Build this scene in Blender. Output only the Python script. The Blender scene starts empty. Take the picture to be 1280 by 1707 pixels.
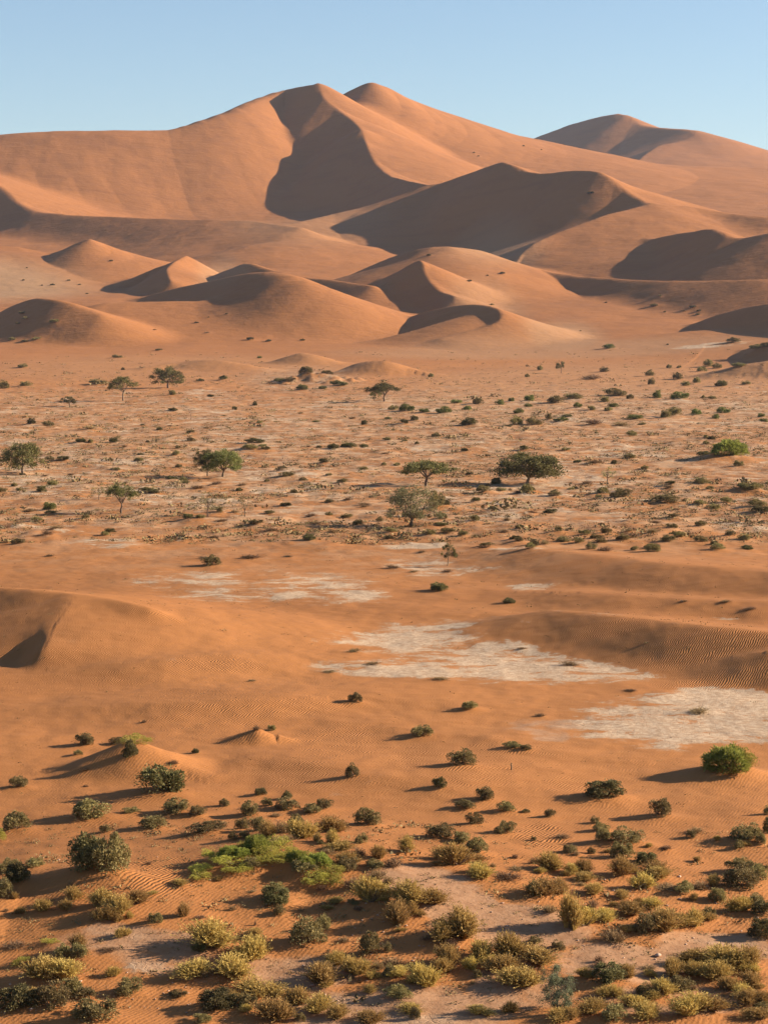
import bpy, math, random
import numpy as np
from mathutils import Vector

# ------------------------------------------------------------------ camera, world, sun, exposure
scene = bpy.context.scene
col = scene.collection
F = 3630.0            # focal length in pixels of the 1280 x 1707 photograph
H = 23.0              # eye height above the plain, metres
PITCH = math.atan((853.5 - 537.0) / F)
cam_data = bpy.data.cameras.new("camera")
cam = bpy.data.objects.new("camera", cam_data)
col.objects.link(cam)
cam.location = (0, 0, H)
cam.rotation_euler = (math.pi / 2 - PITCH, 0, 0)
cam_data.sensor_fit = 'HORIZONTAL'
cam_data.sensor_width = 36.0
cam_data.lens = 36.0 * F / 1280.0
cam_data.clip_start = 0.5
cam_data.clip_end = 40000.0
scene.camera = cam

SUN_EL, SUN_AZ = math.radians(20.8), math.radians(80.0)     # azimuth clockwise from +Y (the view direction)
world = bpy.data.worlds.new("World")
scene.world = world
world.use_nodes = True
wn = world.node_tree
wn.nodes.clear()
sky = wn.nodes.new('ShaderNodeTexSky')
sky.sky_type = 'NISHITA'
sky.sun_disc = False
sky.sun_elevation = SUN_EL
sky.sun_rotation = SUN_AZ
sky.altitude = 700
sky.air_density = 1.0
sky.dust_density = 0.6
sky.ozone_density = 2.5
bg = wn.nodes.new('ShaderNodeBackground')
bg.inputs['Strength'].default_value = 0.058
wo = wn.nodes.new('ShaderNodeOutputWorld')
wn.links.new(sky.outputs[0], bg.inputs['Color'])
wn.links.new(bg.outputs[0], wo.inputs['Surface'])

sd = bpy.data.lights.new("sun", 'SUN')
sd.energy = 5.0
sd.angle = math.radians(0.5)
sd.color = (1.0, 0.86, 0.66)
sun = bpy.data.objects.new("sun", sd)
col.objects.link(sun)
to_sun = Vector((math.sin(SUN_AZ) * math.cos(SUN_EL), math.cos(SUN_AZ) * math.cos(SUN_EL), math.sin(SUN_EL)))
sun.rotation_euler = to_sun.to_track_quat('Z', 'Y').to_euler()
sun.location = (300, 0, 400)

scene.view_settings.view_transform = 'Standard'
scene.view_settings.look = 'None'
scene.view_settings.gamma = 1.0
scene.view_settings.exposure = 1.42
scene.cycles.max_bounces = 6
scene.cycles.transparent_max_bounces = 8
scene.cycles.volume_bounces = 0

# ------------------------------------------------------------------ helpers
CP, SP = math.cos(PITCH), math.sin(PITCH)

def ray(px, py):
    """Direction through a photograph pixel, scaled so that its Y is 1."""
    a = (px - 640.0) / F
    b = (853.5 - py) / F
    y = CP + b * SP
    return a / y, (-SP + b * CP) / y

def P(px, py, D):
    a, s = ray(px, py)
    return (a * D, D, H + s * D)

def tag(o, label=None, cat=None, group=None, kind=None):
    if label: o['label'] = label
    if cat: o['category'] = cat
    if group: o['group'] = group
    if kind: o['kind'] = kind
    return o

def hash2(ix, iy, seed):
    n = (ix * 374761393 + iy * 668265263 + seed * 1442695041) & 0xFFFFFFFF
    n = ((n ^ (n >> 13)) * 1274126177) & 0xFFFFFFFF
    n = (n ^ (n >> 16)) & 0xFFFFFFFF
    return n.astype(np.float64) / 4294967295.0

def vnoise(x, y, seed=0):
    x0 = np.floor(x).astype(np.int64); y0 = np.floor(y).astype(np.int64)
    fx = x - x0; fy = y - y0
    fx = fx * fx * fx * (fx * (fx * 6 - 15) + 10); fy = fy * fy * fy * (fy * (fy * 6 - 15) + 10)
    a = hash2(x0, y0, seed); b = hash2(x0 + 1, y0, seed)
    c = hash2(x0, y0 + 1, seed); d = hash2(x0 + 1, y0 + 1, seed)
    return (a + (b - a) * fx) * (1 - fy) + (c + (d - c) * fx) * fy - 0.5

def fbm(x, y, seed=0, octaves=3):
    t = 0.0; amp = 1.0
    for k in range(octaves):
        t = t + amp * vnoise(x * 2 ** k, y * 2 ** k, seed + k)
        amp *= 0.5
    return t

def sstep(a, b, x):
    t = np.clip((x - a) / (b - a), 0, 1)
    return t * t * (3 - 2 * t)

def smax(a, b, k):
    d = np.maximum(k - np.abs(a - b), 0.0)
    return np.maximum(a, b) + d * d / (4 * k)

def spline(pts, step):
    """Centripetal-ish Catmull-Rom through rows of numbers, resampled about every `step` metres of plan length."""
    p = np.array(pts, float)
    if len(p) < 3:
        q = p
    else:
        q = []
        e = np.vstack([2 * p[0] - p[1], p, 2 * p[-1] - p[-2]])
        for i in range(1, len(e) - 2):
            a, b, c, d = e[i - 1], e[i], e[i + 1], e[i + 2]
            n = max(2, int(np.hypot(*(c - b)[:2]) / step))
            for t in np.arange(n) / n:
                m1 = (c - a) * 0.42; m2 = (d - b) * 0.42
                q.append((2 * t**3 - 3 * t**2 + 1) * b + (t**3 - 2 * t**2 + t) * m1 + (-2 * t**3 + 3 * t**2) * c + (t**3 - t**2) * m2)
        q.append(e[-2])
        q = np.array(q)
    return q

# ------------------------------------------------------------------ the lie of the land
# every dune is a crest line (photo column, photo row, distance in metres[, far-side slope, near-side slope]) with its two flanks
RIDGES = [
  # the great dune: skyline shoulder, sinuous crest, summit and long right flank
  dict(p=[(-400,262,2560,.6,.45),(-100,232,2560,.6,.48),(0,225,2560,.6,.5),(90,219,2565,.6,.54),(190,216,2575,.6,.58),(280,216,2592,.6,.60),(340,200,2618,.6,.61),(395,180,2662,.6,.63),(440,161,2738,.6,.68),(485,148,2775,.6,.8),(530,140,2732,.6,1.0)], r=14, k=18, step=24),
  dict(p=[(585,153,2820,.4,.95),(620,135,2830,.4,.72),(650,150,2850,.4,.56),(690,170,2880,.4,.42),(740,190,2920,.3,.33),(800,214,2950,.3,.25),(895,233,3000,.3,.19),(960,247,3000,.3,.17),(1050,268,2950,.3,.16),(1150,276,2950,.3,.155),(1280,280,3000,.3,.15),(1600,300,3000,.3,.15)], r=10, k=22, step=30),
  dict(p=[(530,140,2732,.42,.70),(540,162,2692,.42,.70),(568,186,2655,.40,.70),(598,210,2600,.36,.70),(611,238,2520,.34,.68),(624,268,2465,.32,.68),(648,290,2410,.3,.68),(680,301,2340,.26,.66),(718,308,2260,.24,.62)], r=1, k=5, step=12),
  dict(p=[(535,282,2500,.7,.7),(565,256,2535,.7,.7),(600,216,2575,.7,.7)], r=8, k=10, step=12),
  # left lip of the hollow
  dict(p=[(-300,215,2500,.16,.6),(-100,262,2420,.16,.64),(0,310,2320,.14,.66),(28,336,2270,.12,.66),(60,352,2225,.12,.55),(140,359,2180,.12,.52),(250,363,2130,.18,.44),(350,364,2090,.32,.35),(430,368,2060,.4,.28),(500,377,2000,.4,.28)], r=2, k=8, step=16),
  dict(p=[(340,410,2000,.3,.25),(480,374,2080,.3,.26),(560,356,2140,.35,.28),(640,336,2170,.4,.3),(715,312,2190,.4,.3)], r=4, k=10, step=16),
  # the dark middle dune
  dict(p=[(735,306,2185,.3,.4),(770,293,2160,.3,.66),(838,272,2100,.3,.66),(870,285,2070,.3,.66),(900,290,2045,.3,.64),(960,284,2000,.3,.64),(1000,286,1965,.3,.64),(1040,315,1930,.3,.64),(1085,343,1880,.3,.62)], r=1.5, k=8, step=12),
  dict(p=[(1085,343,1880,.22,.62),(1040,351,1850,.22,.62),(1000,362,1825,.22,.62),(930,388,1785,.22,.62),(890,408,1755,.22,.62),(862,430,1730,.22,.6)], r=1, k=6, step=10),
  dict(p=[(1085,343,1880,.3,.3),(1150,347,1890,.3,.36),(1220,355,1870,.3,.4),(1280,362,1840,.3,.4),(1500,380,1800,.3,.4)], r=8, k=8, step=20),
  # right dune with a pointed top
  dict(p=[(995,440,1785,.3,.45),(1040,418,1770,.3,.62),(1080,400,1750,.3,.64),(1130,388,1720,.3,.64),(1160,386,1700,.3,.64),(1190,382,1678,.3,.6),(1215,395,1650,.3,.5),(1245,396,1640,.3,.45),(1300,386,1620,.3,.42),(1500,366,1600,.3,.4)], r=2.5, k=5, step=10),
  dict(p=[(555,475,1730,.3,.55),(640,434,1700,.3,.6),(700,413,1665,.3,.5),(745,410,1660,.3,.3),(790,416,1680,.3,.26),(840,432,1680,.3,.32),(900,450,1650,.3,.46),(980,461,1600,.3,.5),(1060,465,1555,.3,.5),(1150,466,1520,.3,.42),(1280,464,1480,.3,.38),(1500,458,1440,.3,.38)], r=4, k=5, step=10),
  # sharp little pyramid
  dict(p=[(572,499,1600,.3,.62),(640,463,1580,.3,.64),(700,432,1552,.3,.66),(705,446,1537,.3,.66),(715,465,1517,.3,.66),(733,482,1497,.3,.64),(758,491,1475,.3,.6)], r=.6, k=3, step=6),
  # left centre dunes
  dict(p=[(225,503,1570,.3,.6),(300,479,1532,.3,.62),(370,464,1490,.3,.62),(440,455,1434,.3,.58),(485,460,1402,.3,.52),(522,475,1392,.3,.42),(550,488,1415,.3,.3),(590,501,1432,.3,.28),(650,520,1430,.3,.25),(700,538,1420,.3,.25)], r=9, k=4, step=8),
  dict(p=[(120,520,1385,.2,.25),(180,504,1395,.2,.25),(250,502,1400,.2,.25),(330,504,1400,.2,.25),(400,503,1405,.2,.24),(480,500,1425,.2,.24)], r=4, k=8, step=10),
  dict(p=[(350,463,1690,.3,.55),(410,440,1650,.3,.58),(440,446,1628,.3,.58),(490,457,1600,.3,.55),(560,465,1565,.3,.5),(620,474,1530,.3,.45)], r=1.5, k=4, step=8),
  dict(p=[(195,484,1700,.3,.6),(250,452,1730,.3,.6),(290,436,1730,.3,.6),(310,427,1722,.26,.62),(293,436,1690,.26,.62),(279,451,1650,.26,.62),(286,469,1602,.26,.6)], r=1, k=4, step=6),
  dict(p=[(-200,402,1900,.3,.2),(0,408,1875,.3,.2),(60,416,1862,.3,.22),(92,420,1855,.3,.3),(120,409,1846,.3,.5),(150,397,1834,.3,.48),(180,409,1850,.3,.28),(230,424,1870,.3,.22),(280,437,1890,.3,.22)], r=1.5, k=6, step=10),
  dict(p=[(290,444,1880,.3,.2),(360,424,1910,.3,.2),(420,411,1930,.3,.2),(500,403,1950,.3,.2),(560,405,1960,.3,.2),(620,418,1960,.3,.2),(700,436,1950,.3,.2)], r=5, k=8, step=14),
  dict(p=[(-90,548,1450,.3,.62),(0,520,1405,.3,.64),(30,506,1386,.3,.64),(65,497,1360,.3,.62),(105,502,1330,.3,.55),(165,523,1306,.3,.5)], r=3, k=3, step=6),
  # barchan in front
  dict(p=[(612,562,1415,.2,.5),(650,543,1400,.22,.5),(700,523,1380,.22,.5),(760,509,1352,.22,.5),(805,508,1328,.22,.6),(830,515,1312,.2,.62),(836,525,1300,.2,.62),(826,538,1288,.18,.6),(790,552,1276,.18,.58),(735,565,1260,.18,.5)], r=1, k=2, step=5),
  dict(p=[(800,519,1326,.22,.35),(750,533,1314,.22,.35),(700,548,1302,.2,.35),(640,564,1290,.2,.3)], r=2, k=3, step=4),
  dict(p=[(1140,549,1375,.3,.55),(1180,532,1355,.3,.58),(1230,518,1328,.3,.58),(1280,508,1300,.3,.58),(1500,480,1200,.3,.5)], r=1.5, k=3, step=8),
  dict(p=[(1100,560,1285,.04,.1),(1160,553,1290,.04,.1),(1300,546,1270,.04,.1),(1500,535,1240,.04,.1)], r=4, k=3, step=10),
  dict(p=[(1215,594,1140,.25,.5),(1250,580,1120,.25,.55),(1290,568,1090,.25,.55),(1420,545,1020,.25,.5)], r=1, k=2, step=6),
  dict(p=[(1160,640,880,.2,.2),(1230,612,900,.2,.2),(1290,600,900,.2,.2),(1500,580,900,.2,.2)], r=3, k=2, step=6),
  # far range on the right
  dict(p=[(830,262,4700,.3,.4),(895,229,4680,.3,.45),(960,205,4620,.3,.5),(1030,189,4500,.4,.5),(1060,204,4430,.4,.5),(1092,212,4370,.3,.52),(1140,214,4290,.3,.52),(1160,224,4240,.3,.55)], r=6, k=16, step=24),
  dict(p=[(1160,224,4270,.3,.6),(1154,236,4220,.3,.6),(1128,241,4180,.3,.6),(1100,243,4150,.3,.6),(1078,257,4080,.3,.6),(1060,273,4000,.3,.6)], r=1, k=10, step=15),
  dict(p=[(1160,224,4270,.3,.25),(1190,243,4330,.3,.25),(1240,249,4450,.3,.25),(1290,257,4500,.3,.25),(1600,280,4500,.3,.25)], r=6, k=20, step=30),
  # low mounds on the edge of the plain
  dict(p=[(470,600,1090,.2,.25),(505,588,1085,.2,.25),(540,600,1075,.2,.25)], r=3, k=1.5, step=4),
  dict(p=[(565,622,965,.2,.3),(600,605,965,.2,.3),(640,601,955,.2,.2),(668,612,950,.2,.2)], r=3, k=2, step=4),
  dict(p=[(250,612,1010,.2,.2),(310,602,1030,.2,.2),(360,600,1020,.2,.2),(410,608,1010,.2,.2)], r=3, k=1.5, step=4),
  dict(p=[(440,640,850,.25,.3),(490,632,850,.25,.3),(520,622,850,.3,.3),(555,628,845,.25,.3),(580,640,840,.2,.2)], r=2, k=1.2, step=3),
  # near sand waves
  dict(p=[(-250,1000,174,.15,.34),(-60,984,168.5,.15,.32),(0,980,166,.15,.38),(60,984,163,.15,.36),(150,994,159,.15,.28),(245,1012,155.5,.16,.22),(310,1047,154,.16,.2),(372,1081,152,.16,.18)], r=.35, k=.5, step=1.2),

  dict(p=[(125,994,159,.14,.26),(104,1026,153.5,.14,.30),(90,1046,150.5,.14,.42),(84,1064,147.7,.14,.7),(76,1082,145,.14,.7)], r=.5, k=.25, step=.7),
  dict(p=[(740,930,222,.08,.16),(820,917,216,.1,.2),(880,914,210,.1,.2),(920,918,205,.1,.22),(1000,927,197,.1,.22),(1100,938,189,.1,.22),(1280,952,180,.1,.22),(1500,968,172,.1,.26)], r=1.2, k=.8, step=2),
  dict(p=[(640,990,188,.08,.12),(760,986,186,.1,.14),(860,988,182,.1,.18),(980,988,176,.1,.2),(1100,996,171,.1,.2),(1280,1004,167,.1,.2)], r=1, k=.5, step=2),
  dict(p=[(760,1020,171,.08,.08),(860,1028,167,.12,.10),(925,1018,162,.14,.17),(1010,1025,156.5,.14,.27),(1100,1036,151.5,.14,.34),(1200,1046,147,.14,.34),(1300,1056,144,.14,.32),(1500,1070,139,.14,.3)], r=.7, k=.6, step=1.5),
  dict(p=[(1080,1124,142,.12,.14),(1150,1112,142,.12,.24),(1220,1098,141,.12,.32),(1300,1084,139.5,.12,.34),(1500,1064,138,.12,.34)], r=.6, k=.4, step=1.5),
  dict(p=[(-100,1130,144,.1,.2),(40,1122,142,.1,.2),(160,1112,141,.1,.2),(270,1098,142,.1,.18),(380,1090,145,.1,.15),(500,1098,146,.08,.12),(640,1118,143,.06,.1)], r=.8, k=.5, step=1.5),
  dict(p=[(-100,1190,129,.08,.15),(100,1180,128,.08,.16),(300,1172,127,.08,.18),(460,1165,128,.08,.18),(600,1164,130.5,.07,.14),(720,1172,130,.06,.1),(800,1190,127,.05,.08)], r=.7, k=.4, step=1.5),
  dict(p=[(230,1272,113.5,.06,.1),(340,1262,113.5,.08,.15),(430,1262,112,.08,.15),(540,1276,109.5,.08,.15),(640,1292,107,.07,.12),(760,1300,106,.05,.08)], r=.6, k=.3, step=1.2),
  dict(p=[(560,1205,123,.05,.1),(700,1222,120.5,.07,.14),(820,1232,118,.08,.16),(900,1250,115,.08,.15),(1000,1262,113,.07,.12),(1150,1278,111,.06,.08)], r=.6, k=.35, step=1.2),
  dict(p=[(120,1285,109.5,.4,.35),(180,1256,110.5,.4,.38),(212,1240,111,.4,.4),(240,1246,110.5,.3,.4),(290,1272,109.5,.2,.25)], r=.25, k=.3, step=.6),
  dict(p=[(395,1225,118,.3,.4),(428,1214,118,.3,.4),(440,1220,118,.3,.3)], r=.1, k=.1, step=.4),
  dict(p=[(-60,1490,82,.12,.15),(60,1462,84,.15,.2),(140,1452,84,.15,.2),(230,1464,83,.12,.15)], r=.5, k=.3, step=.8),
  dict(p=[(330,1450,85,.1,.12),(430,1420,87,.14,.16),(520,1410,88,.14,.16),(620,1440,86,.1,.14),(690,1474,83,.1,.14)], r=.8, k=.4, step=.8),
]
RAMP_Y = [-400, 900, 1000, 1100, 1200, 1300, 1350, 1400, 1450, 1500, 1550, 1600, 1700, 1800, 1900, 2000, 2100, 2300, 2500, 3300, 12000]
RAMP_Z = [0, 0, 0.5, 3, 7, 13, 18, 22, 27, 33, 38, 43, 50, 58, 67, 80, 96, 125, 138, 150, 150]

def apply_ridge(X, Y, h, R):
    pts = []
    for q in R['p']:
        x, y, z = P(q[0], q[1], q[2])
        pts.append((x, y, z, q[3], q[4]))
    q = spline(pts, R['step'])
    reach = (q[:, 2].max() + 10) / max(0.05, q[:, 3:5].min())
    reach = min(reach, 2600)
    if q[:, 1].max() < 400:
        reach = 90
    m = (X > q[:, 0].min() - reach) & (X < q[:, 0].max() + reach) & (Y > q[:, 1].min() - reach) & (Y < q[:, 1].max() + reach)
    if not m.any():
        return h
    x = X[m]; y = Y[m]
    best = np.full(x.shape, 1e18); side = np.zeros(x.shape, bool)
    n = len(q)
    tan = np.zeros((n, 2))
    seg = q[1:, :2] - q[:-1, :2]
    seg /= np.maximum(1e-9, np.hypot(seg[:, 0], seg[:, 1]))[:, None]
    tan[0] = seg[0]; tan[-1] = seg[-1]; tan[1:-1] = seg[:-1] + seg[1:]
    for i in range(n):                       # which side of the crest: by the nearest crest point
        dx = x - q[i, 0]; dy = y - q[i, 1]
        d2 = dx * dx + dy * dy
        c = tan[i, 0] * dy - tan[i, 1] * dx > 0
        w = d2 < best
        best = np.where(w, d2, best); side = np.where(w, c, side)
    r = R['r']
    sl_i = []
    dz = q[:, 2][:, None] - q[:, 2][None]
    dd = np.hypot(q[:, 0][:, None] - q[:, 0][None], q[:, 1][:, None] - q[:, 1][None]) + 1e-6
    np.fill_diagonal(dd, 1e9)
    steep = 1.03 * (dz / dd).max(1)
    tops = []
    for col_ in (3, 4):
        sv = np.maximum(q[:, col_], steep)
        top = np.full(x.shape, -1e9)
        for i in range(n - 1):
            a = q[i]; b = q[i + 1]
            L = math.hypot(b[0] - a[0], b[1] - a[1])
            ux, uy = (b[0] - a[0]) / L, (b[1] - a[1]) / L
            dx = x - a[0]; dy = y - a[1]
            al = dx * ux + dy * uy
            pe = np.abs(dy * ux - dx * uy)
            g = (b[2] - a[2]) / L
            sl = (sv[i] + sv[i + 1]) / 2
            gg = max(-sl * 0.95, min(sl * 0.95, g))
            t = np.clip(al + pe * gg / math.sqrt(sl * sl - gg * gg), 0, L)
            d = np.hypot(pe, al - t)
            sl = sv[i] + (sv[i + 1] - sv[i]) * t / L
            top = np.maximum(top, a[2] + g * t - sl * (np.sqrt(d * d + r * r) - r))
        tops.append(top)
    w = side.astype(float)
    for e, sg in ((0, -1), (n - 1, 1)):      # round the ends from one flank's slope to the other's
        dx = x - q[e, 0]; dy = y - q[e, 1]
        T = tan[e] / np.hypot(*tan[e])
        past = (dx * T[0] + dy * T[1]) * sg > 0
        past &= np.abs(dx * dx + dy * dy - best) < 1e-6
        sn = (T[0] * dy - T[1] * dx) / (np.hypot(dx, dy) + 1e-6)
        w = np.where(past, 0.5 + 0.5 * sn, w)
    top = tops[0] * w + tops[1] * (1 - w)
    h[m] = smax(h[m], top, R['k'])
    return h

def land(X, Y):
    h = np.interp(Y, RAMP_Y, RAMP_Z)
    far = sstep(900, 1500, Y)
    # broad swell
    h = h + far * 5.0 * fbm(X / 260.0, Y / 260.0, 11, 2)
    h = h + 0.28 * fbm(X / 26.0, Y / 30.0, 5, 2) * (1 - far)
    for R in RIDGES:
        h = apply_ridge(X, Y, h, R)
    h = h + sstep(1000, 1600, Y) * (2.2 * fbm(X / 110.0, Y / 110.0, 21, 2))
    # scrubby plain: little hummocks
    plain = sstep(205, 235, Y) * (1 - sstep(800, 1150, Y))
    n = fbm(X / 7.0, Y / 9.0, 31, 3)
    h = h + plain * (0.55 * np.maximum(n, 0.05) + 0.25 * fbm(X / 2.4, Y / 3.2, 37, 2))
    # knot of eroded hummocks at the dune foot
    rs = np.random.RandomState(4)
    for k in range(26):
        cx, cy, _ = P(rs.uniform(448, 600), 650, rs.uniform(800, 905))
        hh = rs.uniform(.6, 2.0); rr = hh * rs.uniform(1.4, 2.2)
        m = (np.abs(X - cx) < 3 * rr) & (np.abs(Y - cy) < 3 * rr)
        if m.any():
            d = np.hypot(X[m] - cx, (Y[m] - cy) * .8) / rr
            h[m] += hh * np.maximum(0, 1 - d) ** .8 * .8
    h = h + sstep(1200, 1500, Y) * 0.9 * fbm(X / 38.0, Y / 30.0, 61, 3)
    near = 1 - sstep(230, 300, Y)
    h = h + near * 0.05 * fbm(X / 1.9, Y / 2.6, 41, 3)
    return h

# ------------------------------------------------------------------ sample the land on a fan-shaped sheet (fine where it is seen)
us = np.concatenate([np.linspace(-0.62, -0.2, 110, endpoint=False), np.linspace(-0.2, 0.2, 700, endpoint=False), np.linspace(0.2, 0.75, 150)])
ys = [-60.0, -20.0, 20.0, 45.0, 55.0]
y = 62.0
while y < 12000:
    ys.append(y)
    if y < 1050: y *= 1.0042
    elif y < 2950: y += 2.6
    elif y < 4700: y += 9
    else: y *= 1.06
ys = np.array(ys)
Yg, Ug = np.meshgrid(ys, us, indexing='ij')
Xg = Ug * np.maximum(Yg, 62.0)
Hg = land(Xg, Yg)
NR, NC = Hg.shape

def ground_z(x, y):
    """Height of the sheet at a point (bilinear on the fan grid)."""
    x = np.atleast_1d(np.asarray(x, float)); y = np.atleast_1d(np.asarray(y, float))
    r = np.interp(y, ys, np.arange(NR)); c = np.interp(x / np.maximum(y, 62.0), us, np.arange(NC))
    r0 = np.clip(r.astype(int), 0, NR - 2); c0 = np.clip(c.astype(int), 0, NC - 2)
    fr = r - r0; fc = c - c0
    return (Hg[r0, c0] * (1 - fr) + Hg[r0 + 1, c0] * fr) * (1 - fc) + (Hg[r0, c0 + 1] * (1 - fr) + Hg[r0 + 1, c0 + 1] * fr) * fc

_t = 62.0 * np.exp(np.linspace(0, math.log(5000 / 62.0), 6000))
def ground_hit(px, py):
    """Where the line of sight through a photograph pixel meets the land."""
    a, s = ray(px, py)
    z = ground_z(a * _t, _t)
    below = np.nonzero(H + s * _t <= z)[0]
    i = below[0] if len(below) else len(_t) - 1
    D = _t[i]
    return float(a * D), float(D), float(z[i])

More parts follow.
